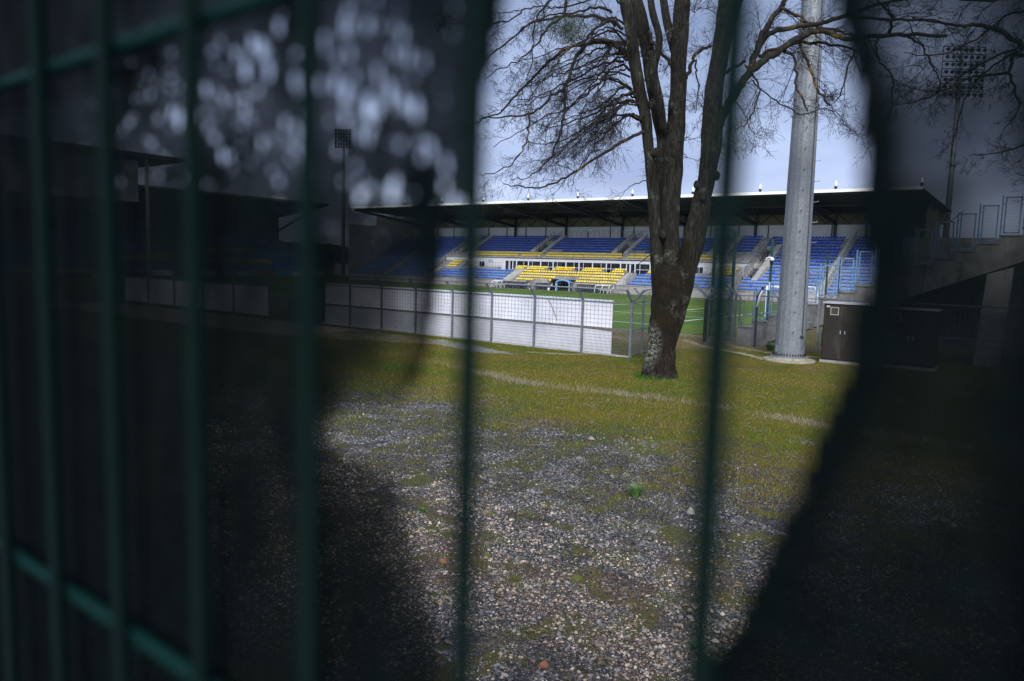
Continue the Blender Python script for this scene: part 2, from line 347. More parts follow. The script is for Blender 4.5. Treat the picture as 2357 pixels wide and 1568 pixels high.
# ------------------------------------------------------------------ mesh builder
class MB:
    def __init__(s): s.v = []; s.f = []; s.mi = []; s.c = []; s.sm = []
    def add(s, vs, fs, mi=0, smooth=False):
        o = len(s.v); s.v.extend(tuple(p) for p in vs)
        for f in fs:
            s.f.append(tuple(i + o for i in f)); s.mi.append(mi); s.sm.append(smooth)
        return s
    def box(s, x0, x1, y0, y1, z0, z1, mi=0):
        vs = [(x0, y0, z0), (x1, y0, z0), (x1, y1, z0), (x0, y1, z0), (x0, y0, z1), (x1, y0, z1), (x1, y1, z1), (x0, y1, z1)]
        return s.add(vs, [(0, 3, 2, 1), (4, 5, 6, 7), (0, 1, 5, 4), (1, 2, 6, 5), (2, 3, 7, 6), (3, 0, 4, 7)], mi)
    def bar(s, p, q, w, h=None, mi=0):
        p = Vector(p); q = Vector(q); h = h or w; d = (q - p).normalized()
        a = d.cross(Vector((0, 0, 1)))
        if a.length < 1e-3: a = Vector((1, 0, 0))
        a.normalize(); b = a.cross(d); a = a * w / 2; b = b * h / 2
        vs = [p - a - b, p + a - b, p + a + b, p - a + b, q - a - b, q + a - b, q + a + b, q - a + b]
        return s.add(vs, [(0, 3, 2, 1), (4, 5, 6, 7), (0, 1, 5, 4), (1, 2, 6, 5), (2, 3, 7, 6), (3, 0, 4, 7)], mi)
    def tube(s, pts, rads, n=8, mi=0, cap=True, lump=0.0, ph=0.0, smooth=True):
        pts = [Vector(p) for p in pts]
        if isinstance(rads, (int, float)): rads = [rads] * len(pts)
        o = len(s.v); ref = None
        for i, p in enumerate(pts):
            d = (pts[min(i + 1, len(pts) - 1)] - pts[max(i - 1, 0)]).normalized()
            if ref is None:
                ref = d.cross(Vector((0.13, 0.92, 0.31)))
                if ref.length < 0.1: ref = d.cross(Vector((1, 0, 0)))
            ref = (ref - d * ref.dot(d)).normalized(); b = d.cross(ref)
            for k in range(n):
                a = 2 * pi * k / n; r = rads[i]
                if lump: r *= 1 + lump * (sin(3 * a + i * 0.9 + ph) * 0.5 + sin(5 * a - i * 0.55 + ph * 2) * 0.35 + sin(2 * a + i * 1.7) * 0.3)
                s.v.append(tuple(p + (ref * cos(a) + b * sin(a)) * r))
        for i in range(len(pts) - 1):
            for k in range(n):
                k2 = (k + 1) % n
                s.f.append((o + i * n + k, o + i * n + k2, o + (i + 1) * n + k2, o + (i + 1) * n + k)); s.mi.append(mi); s.sm.append(smooth)
        if cap:
            s.f.append(tuple(o + k for k in range(n))[::-1]); s.mi.append(mi); s.sm.append(False)
            s.f.append(tuple(o + (len(pts) - 1) * n + k for k in range(n))); s.mi.append(mi); s.sm.append(False)
        return s
    def prism_y(s, poly, y0, y1, mi=0):
        n = len(poly); vs = [(x, y0, z) for x, z in poly] + [(x, y1, z) for x, z in poly]
        return s.add(vs, [tuple(range(n)), tuple(range(2 * n - 1, n - 1, -1))] + [(i, i + n, (i + 1) % n + n, (i + 1) % n) for i in range(n)], mi)
    def prism_x(s, poly, x0, x1, mi=0):
        n = len(poly); vs = [(x0, y, z) for y, z in poly] + [(x1, y, z) for y, z in poly]
        return s.add(vs, [tuple(range(n)), tuple(range(2 * n - 1, n - 1, -1))] + [(i, i + n, (i + 1) % n + n, (i + 1) % n) for i in range(n)], mi)
    def cyl(s, c, r, z0, z1, n=16, mi=0, r2=None, smooth=False):
        return s.tube([(c[0], c[1], z0), (c[0], c[1], z1)], [r, r if r2 is None else r2], n, mi, smooth=smooth)
    def build(s, name, mats, parent=None, origin=None, bevel=0.0):
        me = bpy.data.meshes.new(name)
        o = Vector(origin) if origin is not None else Vector((0, 0, 0))
        vs = np.array(s.v, dtype=float) - np.array(o) if s.v else []
        me.from_pydata([tuple(p) for p in vs], [], s.f)
        for mt in (mats if isinstance(mats, (list, tuple)) else [mats]): me.materials.append(MATS[mt])
        me.polygons.foreach_set('material_index', s.mi); me.polygons.foreach_set('use_smooth', s.sm)
        me.update()
        ob = bpy.data.objects.new(name, me); COL.objects.link(ob); ob.location = o
        if parent is not None:
            ob.parent = parent; ob.matrix_parent_inverse = parent.matrix_world.inverted() if parent.type != 'EMPTY' else Matrix.Translation(-Vector(parent.location))
        if bevel:
            b = ob.modifiers.new('bevel', 'BEVEL'); b.width = bevel; b.segments = 2; b.limit_method = 'ANGLE'
        return ob
def npmesh(name, V, Fc, mat, parent=None, cols=None, smooth=False):
    """V (n,3), Fc (m,k) arrays"""
    me = bpy.data.meshes.new(name); k = Fc.shape[1]
    me.vertices.add(len(V)); me.vertices.foreach_set('co', V.astype(np.float32).ravel())
    me.loops.add(Fc.size); me.loops.foreach_set('vertex_index', Fc.astype(np.int32).ravel())
    me.polygons.add(len(Fc)); me.polygons.foreach_set('loop_start', np.arange(len(Fc), dtype=np.int32) * k)
    me.polygons.foreach_set('loop_total', np.full(len(Fc), k, dtype=np.int32))
    if smooth: me.polygons.foreach_set('use_smooth', np.ones(len(Fc), dtype=bool))
    me.materials.append(MATS[mat]); me.update(calc_edges=True)
    if cols is not None:
        a = me.color_attributes.new('Col', 'FLOAT_COLOR', 'POINT')
        a.data.foreach_set('color', np.hstack([cols, np.ones((len(cols), 1))]).astype(np.float32).ravel())
    ob = bpy.data.objects.new(name, me); COL.objects.link(ob)
    if parent is not None:
        ob.parent = parent; ob.matrix_parent_inverse = Matrix.Translation(-Vector(parent.location))
    return ob
def tag(o, label, cat, group=None):
    o['label'] = label; o['category'] = cat
    if group: o['group'] = group
    return o
def thing(name, label, cat, loc=(0, 0, 0), group=None):
    o = bpy.data.objects.new(name, None); COL.objects.link(o); o.location = loc; o.empty_display_size = 0.2
    return tag(o, label, cat, group)
def setting(o, kind='structure'): o['kind'] = kind; return o
def tint(ob, col):
    me = ob.data; a = me.color_attributes.new('Col', 'FLOAT_COLOR', 'POINT')
    a.data.foreach_set('color', np.tile(np.array([*col, 1.0], dtype=np.float32), len(me.vertices)))

# ------------------------------------------------------------------ ground and pitch
def gz(Y):
    t = min(1, max(0, (Y - 31.5) / 4.0)); return -0.5 * t * t * (3 - 2 * t)
xs = [-900, -400, -200, -120, -80, -50, -30, -20, -10, -5, 0, 5, 12, 30, 80, 200, 500]
ys = [-60, -20, -8, 0, 4, 8, 12, 16, 20, 24, 28, 31, 32, 33, 34, 35, 36, 38, 45, 60, 85, 110, 200, 500, 1200]
b = MB()
for Y in ys:
    for X in xs: b.v.append((X, Y, gz(Y)))
for j in range(len(ys) - 1):
    for i in range(len(xs) - 1):
        a = j * len(xs) + i; b.f.append((a, a + 1, a + 1 + len(xs), a + len(xs))); b.mi.append(0); b.sm.append(True)
setting(b.build('ground', 'ground_soil'))
b = MB(); n = 40
top = [(-140 + i * (123.5 / n), 36.4 + 0.35 * sin(i * 1.3) + 0.2 * sin(i * 2.9)) for i in range(n + 1)]
poly = top + [(-15.5, 40), (-15.0, 50), (-15.3, 65), (-15, 83.2), (-140, 83.2)]
b.add([(x, y, -0.495) for x, y in poly], [tuple(range(len(poly)))])
setting(b.build('pitch', 'pitch_grass'))
b = MB()
def strip(p, q, w=0.12):
    p = Vector((p[0], p[1], -0.49)); q = Vector((q[0], q[1], -0.49)); d = (q - p).normalized(); s_ = Vector((-d.y, d.x, 0)) * w / 2
    b.add([p - s_, q - s_, q + s_, p + s_], [(0, 1, 2, 3)])
strip((-21.0, 41.5), (-21.0, 81), 0.14); strip((-21.1, 41.5), (-135, 41.5), 0.14); strip((-21.1, 81), (-135, 81), 0.14)
strip((-21.1, 50.7), (-34, 50.7)); strip((-34, 50.8), (-34, 72)); strip((-21.1, 57.5), (-26.6, 57.5)); strip((-26.6, 57.6), (-26.6, 66)); strip((-78, 41.6), (-78, 80.9))
setting(b.build('pitch_markings', 'line_white'))
# dusty path and grey grit patch by the boarded fence
def patch(name, pts, mat, z, w):
    b = MB(); n = len(pts); b.add([(p[0], p[1], z) for p in pts], [tuple(range(n))]); return setting(b.build(name, mat))
def blob(pts, amp, seed):
    out = []; r = random.Random(seed)
    for i in range(len(pts)):
        a = Vector(pts[i]); c = Vector(pts[(i + 1) % len(pts)]); m_ = max(1, int((c - a).length / 0.35))
        for k in range(m_):
            p = a.lerp(c, k / m_); out.append((p.x + r.uniform(-amp, amp), p.y + r.uniform(-amp, amp)))
    return out
patch('path', blob([(-16.6, 20.3), (-19.5, 20.9), (-24, 21.0), (-34, 20.9), (-46, 20.5), (-46, 16.6), (-30, 16.6), (-24, 17.2), (-20, 18.9)], 0.1, 1), 'path_dust', 0.004, 0)
patch('grit_patch', blob([(-14.6, 19.5), (-15.8, 19.8), (-17.6, 20.5), (-19.3, 20.8), (-19.0, 19.9), (-17.0, 19.0), (-15.6, 18.9)], 0.09, 2), 'grit_grey', 0.009, 0)
for k_, (pp, w_) in enumerate((([(-13.3, 29.2), (-12.4, 28.3), (-11.16, 27.0), (-9.8, 26.3), (-8.9, 25.6), (-8.2, 24.9)], 0.18), ([(-12.3, 30.2), (-11.3, 29.0), (-10.2, 27.9), (-9.0, 27.2), (-7.9, 27.2), (-6.9, 27.35)], 0.13), ([(-12.6, 22.6), (-13.6, 20.9), (-15.0, 20.3)], 0.16))):
    sm_ = smooth0 = [Vector(pp[0]).lerp(Vector(pp[1]), 0)]
    pl = []
    for i in range(len(pp) - 1):
        for q in range(6): pl.append(Vector(pp[i]).lerp(Vector(pp[i + 1]), q / 6))
    pl.append(Vector(pp[-1])); rq = random.Random(k_); up_, dn_ = [], []
    for i, p in enumerate(pl):
        d = (pl[min(i + 1, len(pl) - 1)] - pl[max(i - 1, 0)]).normalized(); n_ = Vector((-d.y, d.x)); ww = w_ * rq.uniform(0.5, 1.5) * (0.2 if i in (0, len(pl) - 1) else 1)
        a_ = p + n_ * ww; c_ = p - n_ * ww * rq.uniform(.6, 1.2); up_.append((a_.x, a_.y, 0.005)); dn_.append((c_.x, c_.y, 0.005))
    b = MB(); n_ = len(pl); b.add(up_ + dn_, [(i, i + 1, n_ + i + 1, n_ + i) for i in range(n_ - 1)]); setting(b.build('dirt_track', 'path_dust'))
b = MB(); r_ = random.Random(4)
lp = [(1420, 815), (1560, 822), (1640, 835), (1760, 848), (1900, 842), (2000, 838)]
# gravel stones
def PATCH(Y): return 0.61 - 0.24 * np.clip((Y - 4.0) / 6.0, 0, 1)
def stones(n, xr, yr, keep, smin, smax, pinkf):
    X = rng.uniform(*xr, n); Y = rng.uniform(*yr, n)
    px, py, t = projn(np.stack([X, Y, np.zeros(n)], 1))
    ok = (t > 1.0) & (px > 480) & (px < 2420) & (py < 1700) & keep(X, Y, t) & (rng.random(n) > np.clip((fbm(X, Y, 0.5, 31) - PATCH(Y)) * 9, 0, 0.85))
    X, Y, t = X[ok], Y[ok], t[ok]; n = len(X)
    S = smin * (smax / smin) ** (rng.random(n) ** 3.0) * (0.75 + 0.35 * np.clip(t / 8, 0, 1.6))
    base = np.array([(1, 0, 0), (0.5, 0.8, 0), (-0.5, 0.85, 0), (-1, 0, 0), (-0.45, -0.85, 0), (0.55, -0.8, 0), (0.35, 0.1, 1), (-0.35, -0.15, 0.9)], float)
    fc = np.array([(0, 1, 6), (1, 2, 6), (2, 7, 6), (2, 3, 7), (3, 4, 7), (4, 5, 7), (5, 6, 7), (5, 0, 6)])
    P = base[None] * (1 + rng.uniform(-0.28, 0.28, (n, 8, 3)))
    el = rng.uniform(0.55, 1.0, n); hgt = rng.uniform(0.3, 0.9, n)
    P = P * np.stack([np.ones(n), el, hgt], 1)[:, None] * S[:, None, None]
    th = rng.uniform(0, 2 * pi, n); tl = rng.uniform(-0.35, 0.35, n)
    c_, s_ = np.cos(th)[:, None], np.sin(th)[:, None]
    Zt = P[:, :, 2] + P[:, :, 0] * np.sin(tl)[:, None]
    xx = P[:, :, 0] * c_ - P[:, :, 1] * s_ + X[:, None]; yy = P[:, :, 0] * s_ + P[:, :, 1] * c_ + Y[:, None]
    V = np.stack([xx, yy, Zt + 0.001], 2).reshape(-1, 3)
    Fc = (fc[None] + (np.arange(n) * 8)[:, None, None]).reshape(-1, 3)
    pf = np.clip(1.15 - np.abs(Y - 5.3) * 0.38, 0.03, 1) * (0.3 + 1.0 * fbm(X, Y, 1.1, 3)) * pinkf
    isp = rng.random(n) < pf * 0.6
    k = rng.random(n)[:, None]
    slate = np.array([0.050, 0.050, 0.051]) * (1 - k) + np.array([0.29, 0.29, 0.285]) * k
    pk_ = np.array([0.30, 0.22, 0.165]) * (1 - k) + np.array([0.66, 0.54, 0.42]) * k
    C = np.where(isp[:, None], pk_, slate) * 0.58; C *= rng.uniform(0.7, 1.5, n)[:, None]; wh = (rng.random(n) < 0.02) & (S < 0.012); C[wh] = (0.55, 0.54, 0.52)
    return V, Fc, np.repeat(C, 8, 0)
def gk(X, Y, t):
    g = fbm(X, Y, 1.5, 1); edge = 11.5 + (g - 0.5) * 9
    return (rng.random(len(X)) < np.clip((edge + 0.9 - Y) / 2.2, 0, 1)) & (rng.random(len(X)) < np.clip(1.3 - t / 17, 0.10, 1)) & ((fbm(X, Y, 0.7, 8) > 0.30))
V, Fc, C_ = stones(420000, (-15, 1.5), (3.2, 15), gk, 0.0055, 0.024, 1.0)
o = npmesh('gravel', V, Fc, 'tinted', cols=C_); setting(o, 'stuff')
V, Fc, C_ = stones(900, (-12, 1.5), (3.0, 12), lambda X, Y, t: Y < 99, 0.022, 0.045, 0.45)
o = npmesh('loose_stones', V, Fc, 'tinted', cols=C_); setting(o, 'stuff')

# grass blades
def blades(n, xr, yr, dens, hmin, hmax, wid, colf, zf=None, lean=0.5):
    X = rng.uniform(*xr, n); Y = rng.uniform(*yr, n)
    Z = np.zeros(n) if zf is None else zf(Y)
    px, py, t = projn(np.stack([X, Y, Z], 1))
    ok = (t > 1) & (px > 420) & (px < 2400) & (py < 1680) & (rng.random(n) < dens(X, Y))
    X, Y, Z, t = X[ok], Y[ok], Z[ok], t[ok]; n = len(X)
    h = rng.uniform(hmin, hmax, n) * (0.6 + 0.8 * fbm(X, Y, 0.8, 6)); w = wid * (0.7 + t / 16)
    th = rng.uniform(0, 2 * pi, n); la = rng.uniform(0, lean, n) * h; lt = rng.uniform(0, 2 * pi, n)
    b0 = np.stack([X - np.cos(th) * w / 2, Y - np.sin(th) * w / 2, Z], 1); b1 = np.stack([X + np.cos(th) * w / 2, Y + np.sin(th) * w / 2, Z], 1)
    tp = np.stack([X + np.cos(lt) * la, Y + np.sin(lt) * la, Z + h], 1)
    V = np.stack([b0, b1, tp], 1).reshape(-1, 3); Fc = np.arange(n * 3).reshape(-1, 3)
    C = np.clip(colf(X, Y, n), 0, 1)
    return V, Fc, np.repeat(C, 3, 0)
def gcol(X, Y, n):
    k = np.clip(fbm(X, Y, 1.6, 21) * 1.6 - 0.3 + rng.normal(0, 0.22, n), 0, 1)[:, None]; j = rng.uniform(0.55, 1.4, n)[:, None]
    c = np.array([0.055, 0.105, 0.004]) * (1 - k) + np.array([0.170, 0.130, 0.012]) * k
    dry = rng.random(n) < 0.10; c[dry] = (0.27, 0.22, 0.13)
    return c * j
def gdens(X, Y):
    g = fbm(X, Y, 1.5, 1); edge = 11.0 + (g - 0.5) * 8; d = 0.95 * np.clip((Y - edge + 1.6) / 2.4, 0, 1) ** 1.3
    sp_ = np.clip((fbm(X, Y, 0.5, 31) - PATCH(Y)) * 7, 0, 1) * (0.25 + 0.75 * (vnoise(X, Y, 0.07, 5) > 0.5)); return np.clip(0.62 * sp_ + 0.02 + d * np.where(Y > 17.5, 0.45, 1), 0, 1)
V, Fc, C_ = blades(700000, (-24, 3), (3.4, 22), gdens, 0.02, 0.055, 0.0045, gcol, None, 0.9)
o = npmesh('grass', V, Fc, 'tinted_blade', cols=C_); setting(o, 'stuff')
def dcol(X, Y, n): return np.array([0.30, 0.265, 0.20])[None] * rng.uniform(0.5, 1.3, n)[:, None]
V, Fc, C_ = blades(120000, (-24, 0), (21.9, 31), lambda X, Y: np.where(fbm(X, Y, 1.3, 41) > 0.42, 0.9, 0.15), 0.02, 0.05, 0.0045, gcol, None, 0.9)
o = npmesh('grass', V, Fc, 'tinted_blade', cols=C_); setting(o, 'stuff')
V, Fc, C_ = blades(90000, (-19, 2), (14.2, 16.6), lambda X, Y: np.exp(-((Y - 15.15 - 0.25 * np.sin(X * 0.7) - np.clip(-X - 11, 0, 9) * 0.16) / 0.22) ** 2) * np.clip(fbm(X, Y, 0.9, 2) * 1.5 - 0.32, 0, 1) * np.clip((X + 15.5) / 4, 0.1, 1) * 0.95, 0.05, 0.14, 0.0035, dcol, None, 1.3)
o = npmesh('dry_grass', V, Fc, 'tinted_blade', cols=C_); setting(o, 'stuff')
# taller fresh grass round the tree foot, by the fence
TB = onz(1517, 868)
def tdens(X, Y):
    d = np.hypot(X - TB.x, Y - TB.y); return np.where((d > 0.3) & (Y < TB.y + 0.1), 0.9 * np.clip(1.0 - d * (0.75 + 0.8 * fbm(X, Y, 0.5, 12)) - np.clip(X - TB.x, 0, 2) * 0.5, 0, 1) ** 1.5, 0)
V, Fc, C_ = blades(60000, (TB.x - 1.4, TB.x + 1.4), (TB.y - 1.4, TB.y + 0.6), tdens, 0.06, 0.15, 0.004, lambda X, Y, n: np.array([0.035, 0.10, 0.012])[None] * rng.uniform(0.5, 1.5, n)[:, None], None, 0.6)
o = npmesh('fresh_grass', V, Fc, 'tinted_blade', cols=C_); setting(o, 'stuff')
# fallen twigs
b = MB()
for i in range(260):
    p = onz(random.uniform(1000, 2000), random.choice([random.uniform(835, 990), random.uniform(800, 1100)])); a = random.uniform(0, pi); L = random.uniform(0.1, 0.45)
    pts = [Vector((p.x, p.y, 0.015))]
    for k in range(3):
        a += random.uniform(-0.5, 0.5); pts.append(pts[-1] + Vector((cos(a), sin(a), 0)) * L / 3 + Vector((0, 0, random.uniform(-0.006, 0.012))))
    b.tube(pts, [0.006, 0.005, 0.004, 0.002], 4)
setting(b.build('fallen_twigs', 'dead_wood'), 'stuff')
b = MB()
for i in range(420):
    p = onz(random.uniform(820, 1950), random.uniform(860, 1540)); a = random.uniform(0, 2 * pi); L = random.uniform(0.02, 0.05)
    d = Vector((cos(a), sin(a), 0)) * L; s_ = Vector((-sin(a), cos(a), 0)) * L * 0.45; c0 = Vector((p.x, p.y, 0.012 + random.uniform(0, 0.012)))
    b.add([c0 - d, c0 - s_ + Vector((0, 0, .012)), c0 + d + Vector((0, 0, .006)), c0 + s_ + Vector((0, 0, .01)), c0], [(0, 1, 4), (1, 2, 4), (2, 3, 4), (3, 0, 4)])
setting(b.build('dead_leaves', 'dry_leaf'), 'stuff')

# single tufts, moss cushions and odd stones one can point to
def tuft(name, px, py, r, h, n, mat, label, cat, wide=0.006, group=None):
    p = onz(px, py); b = MB()
    for i in range(n):
        a = random.uniform(0, 2 * pi); rr = r * random.random() ** 0.6 * 0.5; la = r * random.uniform(0.2, 1.0); hh = h * random.uniform(0.5, 1)
        q = Vector((p.x + cos(a) * rr, p.y + sin(a) * rr, 0)); e_ = q + Vector((cos(a) * la, sin(a) * la, hh)); m_ = q.lerp(e_, 0.55) + Vector((0, 0, hh * 0.18))
        s_ = Vector((-sin(a), cos(a), 0)) * wide
        b.add([q - s_, q + s_, m_ + s_ * 0.8, m_ - s_ * 0.8, e_], [(0, 1, 2, 3), (3, 2, 4)])
    return tag(b.build(name, mat, None, (p.x, p.y, 0)), label, cat, group)
def dome(name, px, py, r, h, mat, label, cat, lump=0.18, n=10, group=None, flat=1.0):
    p = onz(px, py); b = MB(); rs = random.Random(px + py); o = 0; rings = 5
    ph = rs.uniform(0, 6)
    for i in range(rings):
        f = i / rings; rr = r * cos(f * pi / 2); z = h * sin(f * pi / 2)
        for k in range(n):
            a = 2 * pi * k / n; q = rr * (1 + lump * sin(3 * a + ph) + rs.uniform(-lump, lump) * 0.5)
            b.v.append((p.x + cos(a) * q, p.y + sin(a) * q * flat, z - 0.004))
    b.v.append((p.x, p.y, h))
    for i in range(rings - 1):
        for k in range(n):
            b.f.append((i * n + k, i * n + (k + 1) % n, (i + 1) * n + (k + 1) % n, (i + 1) * n + k)); b.mi.append(0); b.sm.append(True)
    for k in range(n): b.f.append(((rings - 1) * n + k, (rings - 1) * n + (k + 1) % n, rings * n)); b.mi.append(0); b.sm.append(True)
    return tag(b.build(name, mat, None, (p.x, p.y, 0)), label, cat, group)
tuft('grass_tuft', 1462, 1142, 0.13, 0.17, 240, 'weed_green', 'spiky green grass tuft standing alone on the slate gravel', 'grass tuft', 0.003)
tuft('grass_tuft', 1600, 1492, 0.06, 0.05, 120, 'weed_green', 'small bright green tuft in the gravel at bottom right beside a fence wire', 'grass tuft', 0.0025)
tuft('grass_tuft', 972, 1029 + 150, 0.05, 0.06, 110, 'weed_green', 'small round green tuft in grey gravel left of the second wire', 'grass tuft', 0.0025)
pw = onz(*Z5(1110, 1285))
tuft('leafy_weed', Z5(1110, 1290)[0], Z5(1110, 1290)[1], 0.30, 0.30, 170, 'weed_green', 'broad leaved green weed at the foot of the wire fence left of the mast', 'weed', 0.022)
dome('moss_cushion', 1327, 1331, 0.062, 0.035, 'moss', 'round ochre green moss cushion in the gravel at the lower centre', 'moss')
dome('moss_cushion', 1122, 1280, 0.045, 0.028, 'moss', 'small yellow green moss cushion close to the second vertical wire', 'moss')
dome('moss_cushion', 1130, 1183, 0.04, 0.03, 'moss', 'dark moss lump next to a pinkish pebble in the upper gravel', 'moss')
dome('brick_fragment', 1020, 1292, 0.05, 0.03, 'brick_red', 'flat orange brick fragment on gravel beside the torn netting edge', 'brick fragment', 0.3, 6)
dome('brick_fragment', 1252, 1532, 0.042, 0.035, 'brick_red', 'orange brown brick lump among slates at the bottom centre', 'brick fragment', 0.3, 6)
dome('pale_stone', 1589, 1182, 0.045, 0.085, 'rock_white', 'pale grey upright pointed stone beside the third vertical wire', 'stone', 0.25, 5)
dome('pale_stone', 1116, 1183, 0.035, 0.05, 'dry_leaf', 'rounded pinkish pebble beside dark moss in the gravel', 'stone', 0.1, 8)

# ------------------------------------------------------------------ white boarded pitch fence (plane Y = 21.73)
YF = 21.73
PX0 = -13.62; SPX = 2.02          # last post but one, post spacing
def wire_grid(b, p, q, z0, z1, sx, sz, r=0.0028):
    """welded mesh between plan points p and q"""
    p = Vector((p[0], p[1], 0)); q = Vector((q[0], q[1], 0)); L = (q - p).length; d = (q - p) / L
    k = int(round(L / sx))
    for i in range(1, k):
        c = p + d * L * i / k; b.bar((c.x, c.y, z0), (c.x, c.y, z1), 2 * r)
    k = max(1, int(round((z1 - z0) / sz)))
    for j in range(k + 1):
        z = z0 + (z1 - z0) * j / k; b.bar((p.x, p.y, z), (q.x, q.y, z), 2 * r)
def arm_post(parent, x, y, h=1.86, arms=((0, -0.36),), rise=0.37, w=0.065, mat='galv_post', z0=0.0):
    b = MB(); b.bar((x, y, z0), (x, y, h), w, w)
    b.cyl((x, y), 0.06, z0, z0 + 0.02, 10)
    ob = b.build('post', mat, parent)
    for ax, ay in arms:
        a = MB(); a.bar((x, y, h - 0.02), (x + ax, y + ay, h + rise), w * 0.9, w * 0.9)
        a.bar((x + ax, y + ay, h + rise), (x + ax * 1.04, y + ay * 1.04, h + rise + 0.03), w * 1.05)
        a.build('arm', mat, ob)
    return ob
fence = thing('boarded_fence', 'white boarded wire mesh pitch fence with grey posts leaning over at the top', 'fence', (PX0, YF, 0))
xl = onz(*((700 + 1385 / 2.946) / 1.738, (900 + 860 / 2.946) / 1.738)).x
posts_x = [PX0 + SPX - 0.13 - SPX * k for k in range(0, 14)]      # first entry is the corner post
posts_x = [-11.78, -13.62, -15.66, -17.66, -19.66, -21.7, -23.75, -25.8, -27.85]
for i, x in enumerate(posts_x[1:]):
    arm_post(fence, x, YF - 0.03)
for i in range(len(posts_x) - 1):
    x1, x0 = posts_x[i], posts_x[i + 1]
    b = MB(); wire_grid(b, (x0, YF - 0.005), (x1, YF - 0.005), 0.94, 1.80, 0.155, 0.145)
    wire_grid(b, (x0, YF - 0.005), (x1, YF - 0.005), 0.06, 0.90, 0.05, 0.1)
    b.bar((x0, YF - 0.01, 0.90), (x1, YF - 0.01, 0.90), 0.03, 0.035); b.bar((x0, YF - 0.01, 1.80), (x1, YF - 0.01, 1.80), 0.02, 0.03)
    # mesh turned outwards between the arms
    k = int((x1 - x0) / 0.155)
    for j in range(1, k):
        xx = x0 + (x1 - x0) * j / k; b.bar((xx, YF, 1.80), (xx, YF - 0.36, 2.22), 0.007)
    for f in (0.35, 0.68): b.bar((x0, YF - 0.36 * f, 1.80 + 0.42 * f), (x1, YF - 0.36 * f, 1.80 + 0.42 * f), 0.007)
    b.build('mesh_panel', 'wire_steel', fence)
b = MB(); b.tube([(posts_x[-1], YF - 0.385, 2.25), (posts_x[0], YF - 0.385, 2.25)], 0.024, 8); b.build('top_rail', 'galv_post', fence)
b = MB(); b.box(posts_x[-1], posts_x[0], YF - 0.03, YF + 0.05, 0, 0.05); b.build('base_strip', 'concrete_pale', fence)
seams = [-11.0, -12.66 - 0.75, -15.4, -17.2, -19.9, -22.1, -24.9, xl if xl < -25 else -27.3]
seams = [-12.40, -15.0, -17.4, -19.9, -22.5, -25.1, -27.6]
seams[0] = ony(1410, 693, YF).x
random.seed(5)
for i in range(len(seams) - 1):
    x1, x0 = seams[i] - 0.004, seams[i + 1] + 0.004
    j = random.uniform(-0.008, 0.008)
    b = MB(); b.prism_x([(YF + 0.03, 0.93 + j), (YF + 0.03, 1.86 + j), (YF + 0.09, 1.87 + j), (YF + 0.09, 1.82), (YF + 0.045, 1.82), (YF + 0.045, 0.93 + j)], x0, x1)
    b.build('upper_board', 'board_white', fence)
    b = MB(); s_ = 0.05 if i == 0 else 0
    vs = [(x0, YF + 0.035, 0.06), (x1, YF + 0.035, 0.055), (x1, YF + 0.03, 0.86 - s_), (x0, YF + 0.03, 0.905), (x0, YF + 0.05, 0.06), (x1, YF + 0.05, 0.055), (x1, YF + 0.05, 0.86 - s_), (x0, YF + 0.05, 0.905)]
    b.add(vs, [(0, 1, 2, 3), (7, 6, 5, 4), (0, 4, 5, 1), (1, 5, 6, 2), (2, 6, 7, 3), (3, 7, 4, 0)]); b.build('lower_board', 'board_white', fence)
# dead creeper stem on the boards
b = MB(); c0 = ony(*Z4(570, 440), YF - 0.02); c1 = ony(*Z4(680, 680), YF - 0.02)
pts = [c0.lerp(c1, k / 5) + Vector((random.uniform(-.02, .02), 0, random.uniform(-.02, .02))) for k in range(6)]
b.tube(pts, 0.008, 5)
for k in range(5):
    q = pts[k]; b.tube([q, q + Vector((random.uniform(-.12, .12), -0.02, random.uniform(-.03, .09)))], [0.005, 0.002], 4)
tag(b.build('dead_creeper', 'dead_wood', None, (c0.x, c0.y, c0.z)), 'dry brown creeper stem stuck to the white boards left of the tree', 'creeper')

# second, farther board fence on the left
f2 = thing('boarded_fence', 'dim pale board fence farther left, seen through the netting beside a green gap', 'fence', (-36, YF, 0))
for k, x in enumerate((-31.9, -35, -38, -41, -44, -47)):
    arm_post(f2, x, YF - 0.03)
for k, (x1, x0) in enumerate(((-31.9, -35), (-35, -38), (-38, -41), (-41, -44), (-44, -47))):
    b = MB(); b.box(x0 + 0.01, x1 - 0.01, YF + 0.03, YF + 0.05, 0.06, 1.5); b.build('board', 'board_white', f2)
b = MB(); b.tube([(-47, YF - 0.05, 1.6), (-31.9, YF - 0.05, 1.6)], 0.03, 8); b.build('top_rail', 'blue_steel', f2)

# corner post with two arms, mesh fence running back, and the open gate
cf = thing('gate_fence', 'grey wire mesh fence corner with a forked post running back behind the tree', 'fence', (-11.78, YF, 0))
arm_post(cf, -11.72, YF - 0.02, 1.86, ((0, -0.36), ), 0.37, 0.07)
arm_post(cf, -11.78, YF + 0.07, 1.86, ((0.42, 0.0), ), 0.37, 0.07)
q1 = (-11.95, 22.95)
arm_post(cf, q1[0], q1[1], 1.90, ((-0.30, -0.1),), 0.35, 0.05)
b = MB(); wire_grid(b, (-11.78, YF + 0.1), (q1[0], q1[1]), 0.94, 1.80, 0.10, 0.145); wire_grid(b, (-11.78, YF + 0.1), (q1[0], q1[1]), 0.10, 0.90, 0.05, 0.1)
b.bar((-11.78, YF + .1, 0.9), (q1[0], q1[1], 0.9), 0.03); b.bar((-11.78, YF + .1, 1.8), (q1[0], q1[1], 1.8), 0.03); b.bar((-11.78, YF + .1, 0.08), (q1[0], q1[1], 0.08), 0.03)
b.build('mesh_panel', 'wire_steel', cf)
